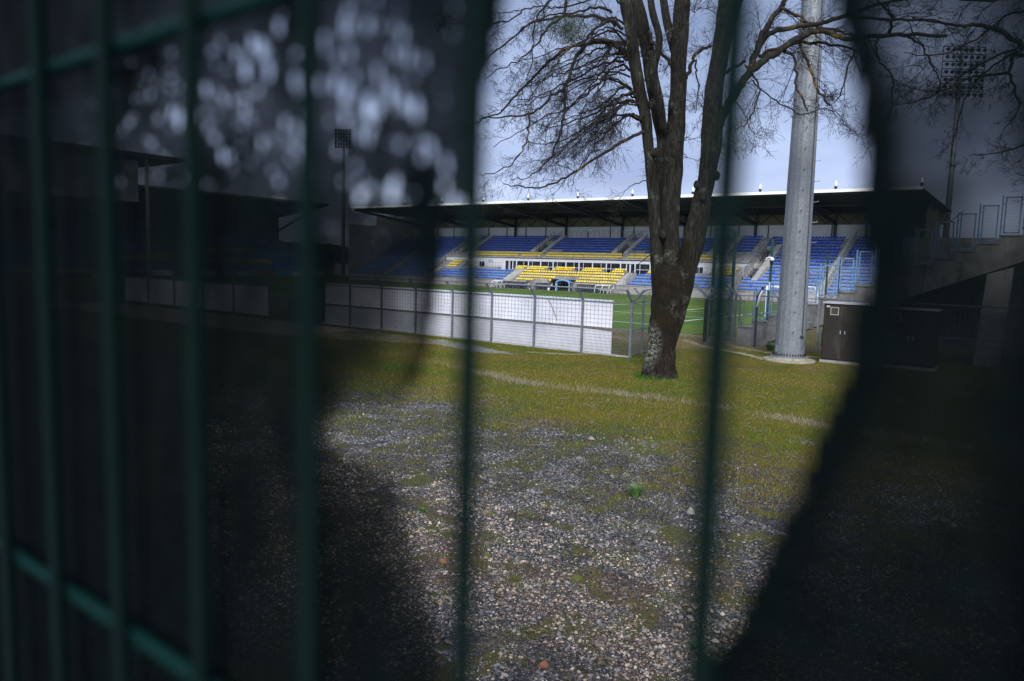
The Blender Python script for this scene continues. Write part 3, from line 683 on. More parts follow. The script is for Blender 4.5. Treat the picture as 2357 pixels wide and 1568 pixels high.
b = MB(); wire_grid(b, (q1[0], q1[1]), (-12.0, 25.1), 0.94, 1.80, 0.10, 0.145); wire_grid(b, q1, (-12.0, 25.1), 0.10, 0.90, 0.05, 0.1)
b.bar((q1[0], q1[1], 0.9), (-12.0, 25.1, 0.9), 0.04); b.bar((q1[0], q1[1], 1.8), (-12.0, 25.1, 1.8), 0.04); b.bar((q1[0], q1[1], 0.1), (-12.0, 25.1, 0.1), 0.04)
b.build('mesh_panel', 'wire_steel', cf)
arm_post(cf, -12.0, 25.1, 1.90, ((-0.30, -0.1),), 0.35, 0.05)
b = MB(); b.tube([(-11.36, YF + .07, 2.25), (-11.6, 22.95, 2.27), (-11.7, 25.1, 2.27)], 0.02, 6)
for k in range(22):                                     # slack diamond mesh between the arms
    y0 = YF + 0.1 + k * 0.15; b.bar((-11.82, y0, 1.82), (-11.42, y0 + 0.15, 2.23), 0.006); b.bar((-11.82, y0 + 0.15, 1.82), (-11.42, y0, 2.23), 0.006)
b.build('slack_mesh', 'wire_steel', cf)

gt = thing('pitch_gate', 'open grey pitch gate with forked posts right of the tree', 'gate', (-11.7, 27.7, 0))
arm_post(gt, -11.63, 27.67, 1.92, ((-0.55, 0.0), (0.55, 0.0)), 0.48, 0.10, 'galv_post')
arm_post(gt, -11.80, 29.23, 1.92, ((-0.5, 0.0),), 0.48, 0.08)
arm_post(gt, -12.10, 31.1, 1.92, ((-0.55, 0.0),), 0.48, 0.08, z0=-0.1)
arm_post(gt, -11.95, 31.5, 1.92, ((-0.55, 0.0),), 0.48, 0.08, z0=-0.1)
for nm, p, q in (('gate_leaf', (-11.62, 27.75), (-11.45, 28.75)), ('gate_leaf', (-12.1, 31.05), (-11.6, 30.2))):
    b = MB()
    for z in (0.12, 1.0, 1.85): b.bar((p[0], p[1], z), (q[0], q[1], z), 0.05)
    b.bar((p[0], p[1], 0.1), (p[0], p[1], 1.87), 0.05); b.bar((q[0], q[1], 0.1), (q[0], q[1], 1.87), 0.05)
    wire_grid(b, p, q, 0.12, 1.85, 0.05, 0.2); lf = b.build(nm, 'galv_post', gt)
    for z in (0.3, 1.05, 1.7): b = MB(); b.box(p[0] - 0.05, p[0] + 0.05, p[1] - 0.06, p[1] - 0.02, z, z + 0.09); b.build('hinge', 'steel_dark', lf)
b = MB(); b.box(-11.70, -11.56, 27.55, 27.60, 0.15, 1.85); b.build('kick_plate', 'cabinet_grey', gt)

# wire fence on the right, in front of the stair flight
rf = thing('mesh_fence', 'grey wire mesh fence running behind the galvanised mast and the cabinets', 'fence', (-10.0, 28.8, 0))
rp = [(-11.45, 28.5), (-10.05, 28.72), (-7.75, 28.85), (-5.2, 28.95), (-2.63, 29.06), (-0.4, 29.2)]
for i in range(len(rp) - 1):
    p, q = rp[i], rp[i + 1]
    b = MB(); wire_grid(b, p, q, 0.92, 1.98, 0.15, 0.145, 0.004); wire_grid(b, p, q, 0.06, 0.90, 0.06, 0.1, 0.0035)
    b.bar((*p, 0.9), (*q, 0.9), 0.03)
    b.build('mesh_panel', 'wire_steel', rf)
b = MB()
for i in range(len(rp) - 1): b.tube([(*rp[i], 2.02), (*rp[i + 1], 2.02)], 0.02, 6)
b.build('top_rail', 'galv_post', rf)
arm_post(rf, *rp[1], 1.98, ((0.22, -0.06),), 0.36, 0.07, 'steel_dark')
arm_post(rf, *rp[2], 1.98, (), 0.3, 0.07)
arm_post(rf, *rp[3], 1.98, (), 0.3, 0.06)
arm_post(rf, *rp[4], 1.70, ((0.42, 0.0),), 0.30, 0.07)
arm_post(rf, *rp[5], 1.98, (), 0.3, 0.06)
b = MB(); c0 = Vector((rp[1][0] + 0.02, rp[1][1] - 0.06, 0))
b.tube([(c0.x + .18, c0.y, 2.25), (c0.x + 0.08, c0.y, 2.0), (c0.x, c0.y, 1.6)], 0.035, 8)
b.build('tape_sleeve', 'white_paint', rf)
# farther pitch-side fence seen through it
bf = thing('mesh_fence', 'thin wire mesh fence with leaning posts between the open gate and the green pitch', 'fence', (-11.5, 33.5, -0.2))
fp = [(-11.9, 31.9), (-10.6, 33.0), (-8.4, 33.6), (-6.0, 34.0)]
for i in range(len(fp)):
    arm_post(bf, *fp[i], 1.80, ((-0.42, 0.0),), 0.40, 0.06, z0=gz(fp[i][1]) - 0.05)
    if i:
        b = MB(); wire_grid(b, fp[i - 1], fp[i], 0.0, 1.75, 0.10, 0.2); b.build('mesh_panel', 'wire_steel', bf)

# ------------------------------------------------------------------ stepped concrete flight with steel-blue guards
YT = 29.487
TR = thing('concrete_stair', 'dark concrete stepped flight with steel blue mesh guards climbing to the right', 'stairs', (-11.05, YT, 0))
RX, RZ = 0.622, 0.262
NST = 18
for n_ in range(NST):                                           # every step block a cast piece of the flight
    x0 = -11.06 + RX * n_; x1 = x0 + RX; z = 0.69 + RZ * n_
    b = MB()
    zb0 = 0.0 if n_ < 2 else max(0, 0.152 + (x0 + 9.888) * 0.412); zb1 = 0.0 if n_ < 2 else max(0, 0.152 + (x1 + 9.888) * 0.412)
    yb = YT + (1.3 if n_ < 7 else 6.5)
    b.prism_y([(x0, zb0), (x1 + (0.0), zb1), (x1, z), (x0, z)], YT, yb)
    b.build('step_block', 'concrete_old', TR)
    b = MB(); b.box(x0 - 0.04, x1 + 0.0, YT - 0.045, YT + 0.10, z + 0.003, z + 0.055); b.build('coping', 'concrete_old', TR)
for n_ in range(NST):
    if n_ == 0: continue
    x0 = -11.06 + RX * n_ + 0.03; z = 0.745 + RZ * n_; w_ = 0.47; h_ = 1.22
    g = MB(); y = YT + 0.02
    for xx in (x0 + 0.05, x0 + w_): g.bar((xx, y, z + 0.06), (xx, y, z + h_), 0.045)
    for zz_ in (z + 0.06, z + h_): g.bar((x0 + 0.03, y, zz_), (x0 + w_ + 0.02, y, zz_), 0.045)
    g.bar((x0 - 0.04, y - 0.02, z - 0.12), (x0 - 0.04, y - 0.02, z + h_ + 0.06), 0.05, 0.03)
    for zz_ in (z + 0.25, z + h_ - 0.22): g.bar((x0 - 0.04, y, zz_), (x0 + 0.05, y, zz_), 0.03)
    fr = g.build('guard_frame', 'blue_steel', TR)
    g = MB(); wire_grid(g, (x0 + 0.05, y), (x0 + w_, y), z + 0.06, z + h_, 0.055, 0.11, 0.0022); g.build('guard_mesh', 'wire_steel', fr)
b = MB(); h0 = ony(*Z5(752, 1010), YT); pts = [h0, ony(*Z5(758, 905), YT), ony(*Z5(785, 880), YT), ony(*Z5(860, 870), YT), ony(*Z5(975, 862), YT), ony(*Z5(985, 900), YT)]
b.tube(pts, 0.022, 8); b.build('handrail', 'blue_steel', TR)
b = MB(); pts = [ony(*Z5(1005, 870), YT + 1.2), ony(*Z5(1150, 845), YT + 1.2), ony(*Z5(1165, 870), YT + 1.2)]; b.tube(pts, 0.022, 8); b.build('handrail', 'blue_steel', TR)
cx0 = onz(*Z6(1450, 1505)).x
b = MB(); b.prism_y([(-2.79, 0), (-2.04, 0), (-1.90, 3.35), (-2.62, 3.1)], YT - 0.02, YT + 0.6); b.build('column', 'concrete', TR)
b = MB(); b.box(0.2, 0.9, YT, YT + 0.6, 0, 4.3); b.build('column', 'concrete', TR)
b = MB(); b.box(-6.4, 1.0, YT + 6.52, YT + 6.8, 0, 4.6); b.build('rear_shade_wall', 'concrete_old', TR)  # wall added behind the flight to keep the space underneath dark

# ------------------------------------------------------------------ electric cabinets
def cabinet(x0, x1, y, h, label, vents, doors, seed):
    t = thing('electric_cabinet', label, 'cabinet', ((x0 + x1) / 2, y, 0))
    b = MB(); b.box(x0 - 0.03, x1 + 0.03, y - 0.03, y + 0.78, 0, 0.09); b.build('plinth', 'concrete', t)
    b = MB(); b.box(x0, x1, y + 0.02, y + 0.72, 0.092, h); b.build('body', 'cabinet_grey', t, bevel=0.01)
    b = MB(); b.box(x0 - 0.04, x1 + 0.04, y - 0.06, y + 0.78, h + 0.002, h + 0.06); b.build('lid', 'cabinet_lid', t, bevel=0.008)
    e = [x0 + 0.02] + [x0 + (x1 - x0) * f for f in doors] + [x1 - 0.02]
    for i in range(len(e) - 1):
        b = MB(); b.box(e[i] + 0.006, e[i + 1] - 0.006, y - 0.002, y + 0.018, 0.14, h - 0.03); d = b.build('door', 'cabinet_grey', t, bevel=0.004)
        hx = e[i + 1] - 0.07 if i % 2 == 0 else e[i] + 0.07
        b = MB(); b.box(hx - 0.012, hx + 0.012, y - 0.03, y - 0.003, h * 0.5, h * 0.5 + 0.11); b.build('handle', 'cabinet_lid', d)
    for vx, vz in vents:
        s_ = 0.13; b = MB()
        b.box(vx - s_, vx + s_, y - 0.016, y - 0.004, vz - s_, vz - s_ + .02); b.box(vx - s_, vx + s_, y - 0.016, y - 0.004, vz + s_ - .02, vz + s_)
        b.box(vx - s_, vx - s_ + .02, y - 0.016, y - 0.004, vz - s_ + .02, vz + s_ - .02); b.box(vx + s_ - .02, vx + s_, y - 0.016, y - 0.004, vz - s_ + .02, vz + s_ - .02)
        v = b.build('vent', 'vent_pale', t); b = MB()
        for k in range(9): b.box(vx - s_ + .02, vx + s_ - .02, y - 0.011, y - 0.004, vz - s_ + .027 + k * .025, vz - s_ + .042 + k * .025)
        b.build('louvre', 'vent_dark', v)
    b = MB(); b.box(x0 + 0.08, x0 + 0.19, y - 0.008, y - 0.003, h - 0.12, h - 0.06); b.build('label_plate', 'vent_pale', t)
    return t
hc1 = ony(*Z6(185, 1000), 26.0).z; hc2 = ony(*Z6(670, 1043), 26.4).z
v1 = ony(*Z6(273, 1068), 26.0); v2 = ony(*Z6(760, 1115), 26.4)
cabinet(-6.83, -5.06, 26.0, hc1 - 0.03, 'grey double door electric cabinet standing right of the galvanised mast', [(v1.x, v1.z)], (0.36,), 1)
cabinet(-4.93, -3.55, 26.4, hc2 - 0.03, 'lower dark electric cabinet at far right beside the taller one', [(v2.x, v2.z)], (0.5,), 2)
# ------------------------------------------------------------------ near floodlight mast
MC = onz(1826, 834.5); MC = Vector((MC.x, MC.y, 0)) + Fh * 0.42
mast = thing('floodlight_mast', 'huge tapered galvanised floodlight mast with climbing pegs on a bolted base', 'floodlight mast', MC)
def mast_r(z): return 0.485 - 0.0112 * z
NF = 16
b = MB(); zs = [0.20, 4, 8, 12, 16, 20, 24, 28]
b.tube([(MC.x, MC.y, z) for z in zs], [mast_r(z) for z in zs], NF, smooth=False); b.build('shaft', 'galvanised', mast)
b = MB(); b.cyl(MC, 0.57, 0.14, 0.20, 40); b.build('flange', 'galvanised', mast)
b = MB()
for k in range(36):
    a = 2 * pi * k / 36; c_ = (MC.x + cos(a) * 0.525, MC.y + sin(a) * 0.525); b.cyl(c_, 0.021, 0.20, 0.235, 6); b.cyl(c_, 0.012, 0.235, 0.29, 6)
b.build('bolt_ring', 'black_plastic', mast)
b = MB(); b.tube([(MC.x, MC.y, -0.02), (MC.x, MC.y, 0.05), (MC.x, MC.y, 0.065), (MC.x, MC.y, 0.07), (MC.x, MC.y, 0.14)], [0.84, 0.84, 0.82, 0.62, 0.60], 48, smooth=False); b.build('base_slab', 'concrete_mossy', mast)
toC = -Fh; rt = R0
for k in range(24):
    z = 1.0 + k * 0.66
    if z > 17: break
    for aa, off in ((-0.20, 0), (1.2, 0.33)):
        d = (toC * cos(aa) + rt * sin(aa)).normalized(); p = Vector((MC.x, MC.y, z + off)) + d * (mast_r(z) - 0.02)
        b = MB(); b.bar(p, p + d * 0.17 + Vector((0, 0, 0.012)), 0.018); b.bar(p + d * 0.165, p + d * 0.17 + Vector((0, 0, 0.05)), 0.016)
        b.build('climbing_peg', 'steel_dark' if aa < 0 else 'galv_post', mast)
d = (toC * cos(0.50) + rt * sin(0.50)).normalized()
b = MB(); b.tube([Vector((MC.x, MC.y, z)) + d * (mast_r(z) + 0.012) for z in (0.95, 3, 6, 10, 14, 18)], 0.010, 5)
b.tube([Vector((MC.x, MC.y, 0.95)) + d * (mast_r(1) + 0.012), Vector((MC.x, MC.y, 0.7)) + d * 0.56 + rt * 0.03, Vector((MC.x, MC.y, 0.45)) + d * 0.52], 0.008, 5); b.build('cable', 'black_plastic', mast)
p = Vector((MC.x, MC.y, 0.85)) + d * (mast_r(1) + 0.03)
b = MB(); b.bar(p - rt * 0.09, p + rt * 0.03, 0.05, 0.035); b.bar(p - rt * 0.07 - Vector((0, 0, .04)), p - rt * 0.07 + Vector((0, 0, .05)), 0.03); b.bar(p + rt * 0.0 - Vector((0, 0, .05)), p + Vector((0, 0, .04)), 0.03); b.build('clamp', 'black_plastic', mast)
d2 = (toC * cos(-1.35) + rt * sin(-1.35)).normalized(); p = Vector((MC.x, MC.y, 0.42)) + d2 * (mast_r(0.4) + 0.0)
b = MB(); b.bar(p + Vector((0, 0, -.11)), p + Vector((0, 0, .11)), 0.07, 0.03); b.build('earth_lug', 'galv_post', mast)

# ------------------------------------------------------------------ far floodlight masts
def far_mast(x, y, z0, h, hw, label, rows=8, colsn=8):
    t = thing('floodlight_mast', label, 'floodlight mast', (x, y, z0))
    b = MB(); b.tube([(x, y, z0), (x, y, z0 + h)], [0.42, 0.20], 12); b.build('shaft', 'galv_post', t)
    u = Vector((-R0.x, -R0.y, 0)); f = -Fh; c0 = Vector((x, y, 0)) + f * 0.5
    b = MB()
    for r in range(rows):
        z = z0 + h - r * hw * 1.2 / rows; b.bar(c0 - u * hw / 2 + Vector((0, 0, z)), c0 + u * hw / 2 + Vector((0, 0, z)), 0.09)
    for s_ in (-0.5, -0.17, 0.17, 0.5): b.bar(c0 + u * hw * s_ + Vector((0, 0, z0 + h)), c0 + u * hw * s_ + Vector((0, 0, z)), 0.09)
    b.build('rack', 'steel_dark', t)
    for r in range(rows):
        for k in range(colsn):
            z = z0 + h - (r + 0.45) * hw * 1.2 / rows; c_ = c0 + f * 0.25 + u * hw * ((k + 0.5) / colsn - 0.5); c_.z = z
            b = MB(); b.tube([c_ - f * 0.2, c_ + f * 0.05, c_ + f * 0.2 - Vector((0, 0, .1))], [0.10, 0.2, 0.22], 8); b.build('lamp', 'steel_dark', t)
    return t
pL = ony(790, 600, 96); far_mast(pL.x, pL.y, -0.5, ony(790, 298, 96).z + 0.4, 3.1, 'distant thin floodlight mast seen dimly through the netting on the left', 6, 6)
pR = ony(2172, 600, 104); far_mast(pR.x, pR.y, -0.5, ony(2205, 112, 104).z + 0.5, 5.0, 'distant floodlight mast behind bare branches at the upper right', 7, 7)

# ------------------------------------------------------------------ camera pole, ball-stop fence, goal
pc = Vector((ony(*Z5(1040, 1200), 32.0).x, 32.0, gz(32)))
cp = thing('camera_pole', 'dark green post carrying a white dome camera behind the stair flight', 'camera pole', pc)
b = MB(); b.bar((pc.x, pc.y, pc.z), (pc.x, pc.y, ony(*Z2(1105, 255), 32.0).z), 0.085); b.build('post', 'pole_green', cp)
b = MB(); b.bar((pc.x + 0.02, pc.y - 0.06, ony(*Z2(1080, 730), 32).z), (pc.x + 0.02, pc.y - 0.06, ony(*Z2(1080, 655), 32).z), 0.06); b.build('conduit', 'white_paint', cp)
zc = ony(*Z2(1100, 430), 32).z; k_ = lambda x, y: ony(*Z2(x, y), 31.85)
b = MB(); b.tube([k_(1098, 455), k_(1100, 430), k_(1125, 424), k_(1150, 426), k_(1155, 440)], [0.035, 0.03, 0.028, 0.03, 0.035], 10); arm = b.build('bracket', 'white_paint', cp)
b = MB(); c_ = k_(1151, 455)
b.tube([c_ + Vector((0, 0, .13)), c_ + Vector((0, 0, .10)), c_ + Vector((0, 0, 0.0))], [0.04, 0.085, 0.09], 14); b.build('camera_housing', 'white_paint', arm)
b = MB(); b.tube([c_, c_ - Vector((0, 0, .07)), c_ - Vector((0, 0, .12))], [0.08, 0.07, 0.03], 14); b.build('camera_dome', 'black_plastic', arm)
b = MB(); q = k_(1105, 478); b.box(q.x - 0.11, q.x + 0.11, 31.84, 31.94, q.z - 0.17, q.z + 0.17); b.build('junction_box', 'vent_pale', cp)
for nm, x, ztop, lab in (('green_post', Z2(1665, 640), Z2(1665, 400), 'slim green steel post rising between two blue stair guards right of the mast'), ('green_post', Z2(1780, 690), Z2(1790, 455), 'slim green steel post inside the wide blue guard at the far right')):
    Yp = 33.0; p = ony(*x, Yp); b = MB(); b.bar((p.x, Yp, -0.4), (p.x, Yp, ony(*ztop, Yp).z), 0.07); b.bar((p.x, Yp, ony(*ztop, Yp).z), (p.x, Yp, ony(*ztop, Yp).z + 0.02), 0.085)
    tag(b.build(nm, 'pole_green', None, (p.x, Yp, -0.3)), lab, 'post')
# tall green ball-stop frame behind the third wire
YB = 33.5; YB2 = 37.5
pa = ony(*Z2(590, 745), YB); pb = ony(*Z2(775, 750), YB2); ta = ony(*Z2(625, 140), YB); tb_ = ony(*Z2(812, 180), YB2)
bs = thing('ball_stop_fence', 'tall dark green ball stop frame standing between the tree and the camera post', 'ball stop', (pa.x, YB, gz(YB)))
b = MB(); b.bar((pa.x, YB, gz(YB)), (pa.x, YB, ta.z), 0.12); b.build('post', 'pole_green', bs)
b = MB(); b.bar((pb.x, YB2, gz(YB2)), (pb.x, YB2, tb_.z), 0.12); b.build('post', 'pole_green', bs)
b = MB(); b.bar((pa.x, YB, ta.z - .05), (pb.x, YB2, tb_.z - .05), 0.09); b.bar((pa.x, YB, ta.z * 0.55), (pb.x, YB2, tb_.z * 0.55), 0.05); b.bar((pa.x, YB, ta.z * 0.72), (pb.x, YB2, tb_.z - 0.1), 0.03); b.build('crossbar', 'pole_green', bs)
b = MB(); wire_grid(b, (pa.x, YB), (pb.x, YB2), 0.3, tb_.z - 0.2, 0.14, 0.14, 0.0012); b.build('net', 'pole_green', bs)
YG = 57.0
g0 = Vector((-20.9, YG, -0.5)); gh = ony(*Z2(1115, 700), YG).z + 0.5; g0.x = ony(*Z2(1108, 700), YG).x
goal = thing('football_goal', 'white football goal frame partly hidden behind the stair guards', 'goal', g0)
b = MB(); b.bar(g0, g0 + Vector((0, 0, gh)), 0.13); b.build('goalpost', 'white_paint', goal)
b = MB(); b.bar(g0 + Vector((0, 9.0, 0)), g0 + Vector((0, 9.0, gh)), 0.13); b.build('goalpost', 'white_paint', goal)
b = MB(); b.bar(g0 + Vector((0, -0.06, gh)), g0 + Vector((0, 9.06, gh)), 0.13); b.build('crossbar', 'white_paint', goal)
b = MB()
for yy in (0, 9.0):
    b.tube([g0 + Vector((0, yy, gh)), g0 + Vector((1.0, yy, gh - 0.05)), g0 + Vector((1.9, yy, 0.05))], 0.03, 6); b.bar(g0 + Vector((0, yy, 0.03)), g0 + Vector((1.9, yy, 0.03)), 0.05)
b.bar(g0 + Vector((1.9, 0, 0.03)), g0 + Vector((1.9, 9, 0.03)), 0.05); b.build('stay', 'white_paint', goal)
b = MB()
for k in range(46): yy = k * 0.2; b.bar(g0 + Vector((0, yy, gh)), g0 + Vector((1.0, yy, gh - .05)), 0.008); b.bar(g0 + Vector((1.0, yy, gh - .05)), g0 + Vector((1.9, yy, 0.03)), 0.008)
for k in range(12): f = k / 12; b.bar(g0 + Vector((1 + .9 * f, 0, (gh - .05) * (1 - f))), g0 + Vector((1 + .9 * f, 9, (gh - .05) * (1 - f))), 0.008)
b.build('net', 'white_paint', goal)

# ------------------------------------------------------------------ main grandstand on the far side
YEL, YEL2, BLU, BLU2, BLU3 = (0.80, 0.62, 0.07), (0.80, 0.46, 0.005), (0.06, 0.20, 0.60), (0.007, 0.085, 0.52), (0.02, 0.08, 0.62)
YS = 85.0
ST = thing('grandstand', 'long covered grandstand with blue and yellow seats and a dark cantilever roof', 'grandstand', (-58, YS, -0.5))
def low(k): return 86 + 0.8 * k, (0.66 + 0.385 * k if k < 4 else 2.17 + 0.27 * (k - 4))
def upp(k): return 92 + 0.8 * k, 4.16 + 0.393 * k
def cont(k): return 86 + 0.73 * k, 0.66 + 0.385 * k
b = MB()                                                        # concrete tiers
Zb = -0.5
def steps(fn, k0, k1, x0, x1, yback):
    for k in range(k0, k1):
        y, z = fn(k); b.box(x0, x1, y - 0.42, yback if k == k1 - 1 else y + 0.36, (Zb if k == k0 and fn is not upp else z - 0.55), z)
TUN = (-59.1, -55.5)
for x0, x1 in ((-84.0, TUN[0]), (TUN[1], -32.9)): steps(low, 0, 2, x0, x1, 91)
for x0, x1 in ((-84.0, -32.9),):
    for k in (2, 3):
        y, z = low(k); b.box(x0, x1, y - 0.42, 91.0, z - 0.45, z)
TOPB = ((-68.5, -66.5), (-66.2, -62.6), (-61.4, -57.9), (-56.5, -53.0), (-51.6, -49.6), (-46.2, -42.5))
for x0, x1 in TOPB + ((-79.0, -71.9), (-42.9, -37.5)):
    for k in (4, 5):
        y, z = low(k); b.box(x0, x1, y - 0.38, y + 0.30, z - 0.30, z)
for k in range(2, 18):
    pass
VOM = [(-83.2, -80.2), (-68.4, -65.5), (-54.0, -51.3), (-39.6, -36.8)]
SV = [(-32.6, -31.75), (-84.3, -83.4)]
def gaps(x0, x1, cuts):
    out = []; c = x0
    for a_, b_ in sorted(cuts):
        if a_ > c: out.append((c, a_))
        c = b_
    out.append((c, x1)); return out
for k in range(9):
    y, z = upp(k)
    for x0, x1 in (gaps(-84.0, -32.9, [(v[0] + 0.9, v[1] - 0.8) for v in VOM]) if 2 <= k <= 5 else [(-84.0, -32.9)]): b.box(x0, x1, y - 0.42, 100.4 if k == 8 else y + 0.36, z - 0.55, z)
for xa_, xb_ in ((-101.0, -83.3), (-32.9, -15.5)):
    for k in range(18):
        y, z = cont(k)
        for x0, x1 in (gaps(xa_, xb_, [v for v in SV if v[0] > xa_ and v[1] < xb_]) if (4 <= k <= 7 or 10 <= k <= 13) else [(xa_, xb_)]): b.box(x0, x1, y - 0.36, 100.4 if k == 17 else y + 0.36, (Zb if k == 0 else z - 0.55), z)
for k in range(4, 9):                                           # little side blocks beside the box
    y, z = cont(k)
    for x0, x1 in ((-83.9, -79.0), (-37.5, -33.0)): b.box(x0, x1, y - 0.37, 91.6, z - 0.45, z)
b.build('terracing', 'concrete', ST)
b = MB(); b.box(-101, TUN[0], YS - 0.02, YS + 0.55, Zb, 0.55); b.box(TUN[1], -15.5, YS - 0.02, YS + 0.55, Zb, 0.55); b.box(-101.2, TUN[0], YS - 0.10, YS + 0.6, 0.553, 0.66); b.box(TUN[1], -15.3, YS - 0.10, YS + 0.6, 0.553, 0.66)
b.build('front_wall', 'concrete', ST)
b = MB(); b.box(TUN[0], TUN[1], 89.5, 89.6, Zb, 1.6); b.box(TUN[0] + .003, TUN[0] + 0.05, YS + .6, 89.45, Zb, 1.0); b.box(TUN[1] - .05, TUN[1] - .003, YS + .6, 89.45, Zb, 1.0); b.build('tunnel', 'dark_interior', ST)
b = MB(); b.box(TUN[0] - 2.4, TUN[0] - 0.003, YS - 0.25, YS - 0.025, Zb, 0.95); b.build('tunnel_pier', 'concrete', ST)
# official box
for x0, x1 in ((-84.0, -71.75), (-43.0, -33.0)): b = MB(); b.box(x0, x1, 91.02, 91.2, 1.9, 3.93); b.build('box_wall', 'wall_white', ST)
b = MB(); b.box(-71.75, -43.0, 90.98, 91.06, 3.47, 3.80); b.build('box_fascia', 'wall_white', ST)
b = MB(); b.box(-84.0, -33.0, 90.75, 91.55, 3.94, 4.10); b.build('upper_slab', 'concrete', ST)
BAY = 2.27; x = -71.7; i = 0
while x < -44:
    x1 = min(x + BAY, -43.05); isd = i in (0, 9)
    f = MB()
    f.box(x, x + 0.14, 90.95, 91.05, 1.83, 3.466); f.box(x + 0.14, x1, 90.97, 91.03, 3.43, 3.466); f.box(x + 0.14, x1, 90.97, 91.03, 2.62 if not isd else 2.02, 2.68 if not isd else 2.10)
    f.box(x + (1.45 if i % 2 else 0.78), x + (1.50 if i % 2 else 0.83), 90.98, 91.02, 2.02, 3.38)
    if isd:
        for xx in (x + 0.95, x + 1.55): f.box(xx, xx + 0.12, 90.96, 91.04, 2.0, 3.38)
    w = f.build('door' if isd else 'window', 'frame_white', ST)
    g = MB(); g.box(x + 0.14, x1, 91.06, 91.09, 1.83, 3.46); g.build('pane', 'glass_dark', w)
    x += BAY; i += 1
for xx, nm in ((-76.9, 'door'), (-40.2, 'door')):
    f = MB(); f.box(xx, xx + 0.08, 90.98, 91.015, 1.95, 3.3); f.box(xx + 1.1, xx + 1.18, 90.98, 91.015, 1.95, 3.3); f.box(xx + .08, xx + 1.1, 90.98, 91.015, 3.22, 3.3); f.box(xx + .52, xx + .58, 90.98, 91.015, 1.95, 3.22); w = f.build(nm, 'frame_white', ST)
    g = MB(); g.box(xx + 0.08, xx + 1.1, 91.004, 91.014, 1.95, 3.22); g.build('pane', 'glass_dark', w)
# sign and banners
def text(body, size, loc, mat, parent, name='lettering', ext=0.004):
    c = bpy.data.curves.new(name, 'FONT'); c.body = body; c.size = size; c.extrude = ext; c.align_x = 'CENTER'; c.align_y = 'CENTER'; c.offset = size * 0.02
    o = bpy.data.objects.new(name, c); COL.objects.link(o); o.location = loc; o.rotation_euler = (pi / 2, 0, 0); c.materials.append(MATS[mat]); bpy.context.view_layer.update(); me = bpy.data.meshes.new_from_object(o.evaluated_get(bpy.context.evaluated_depsgraph_get())); bpy.data.objects.remove(o); o = bpy.data.objects.new(name, me); COL.objects.link(o); o.location = loc; o.rotation_euler = (pi / 2, 0, 0); o.parent = parent; return o
sg = ony(*Z1(621, 458), 91.0); b = MB(); b.box(sg.x - 0.78, sg.x + 0.78, 90.96, 91.0, sg.z - 0.26, sg.z + 0.26); s_ = b.build('sign', 'banner_white', ST)
text('TRIBUNE', 0.25, (sg.x, 90.953, sg.z + 0.12), 'sign_blue', s_); text('OFFICIELLE', 0.235, (sg.x, 90.953, sg.z - 0.12), 'sign_blue', s_)
for xa, xb in ((1430, 1580), (1757, 1918)):
    p0 = ony(*Z1(xa, 144), 100.3); p1 = ony(*Z1(xb, 177), 100.3); cx_ = (p0.x + p1.x) / 2; w_ = (p1.x - p0.x) / 2; cz = (ony(*Z1(xa, 146), 100.3).z + ony(*Z1(xa, 176), 100.3).z) / 2
    b = MB(); b.box(cx_ - w_, cx_ + w_, 100.22, 100.25, cz - 0.33, cz + 0.33); bn = b.build('banner', 'banner_white', ST)
    text('VILLE DE GUEUGNON', 0.235, (cx_ + 0.18 * w_, 100.215, cz + 0.13), 'sign_green', bn); text('www.gueugnon.fr', 0.185, (cx_ + 0.18 * w_, 100.215, cz - 0.15), 'sign_blue', bn)
    b = MB(); n = 20; lx = cx_ - w_ + 0.36
    for rr, mt in ((0.24, 0), (0.19, 1)):
        vs = [(lx + rr * cos(2 * pi * k / n), 100.215 - mt * 0.004, cz + rr * sin(2 * pi * k / n)) for k in range(n)]; b.add(vs, [tuple(range(n))], mt)
    b.box(lx - 0.02, lx + 0.17, 100.205, 100.209, cz - 0.03, cz + 0.03, 0); b.box(lx - 0.12, lx + 0.10, 100.205, 100.209, cz - 0.11, cz - 0.06, 0); b.build('emblem', ['sign_grey', 'banner_white'], bn)
# back wall
b = MB(); b.box(-101, -15.5, 100.42, 100.7, Zb, 9.05); b.build('back_wall', 'wall_white', ST)
b = MB(); b.box(-101, -13.6, 100.72, 100.9, 9.0, 10.75); b.build('clerestory', 'cladding', ST)
b = MB(); b.box(-101, -15.5, 100.25, 100.75, 9.052, 9.14); b.build('ledge', 'galv_post', ST)
for k in range(21):
    x = -99 + k * 4.05
    b = MB(); b.box(x - 0.06, x + 0.06, 100.30, 100.41, 7.3, 9.05); b.build('pilaster', 'steel_dark', ST)
b = MB(); b.box(-101.3, -101.05, 84.9, 100.9, Zb, 9.0); b.box(-101.3, -101.05, 91.0, 100.9, 9.0, 10.7); b.build('end_wall', 'concrete', ST)
b = MB(); b.prism_x([(92, 4.5), (100.8, 7.6), (100.8, 10.75), (92, 11.0)], -14.3, -14.1); b.build('end_wall', 'cladding', ST)
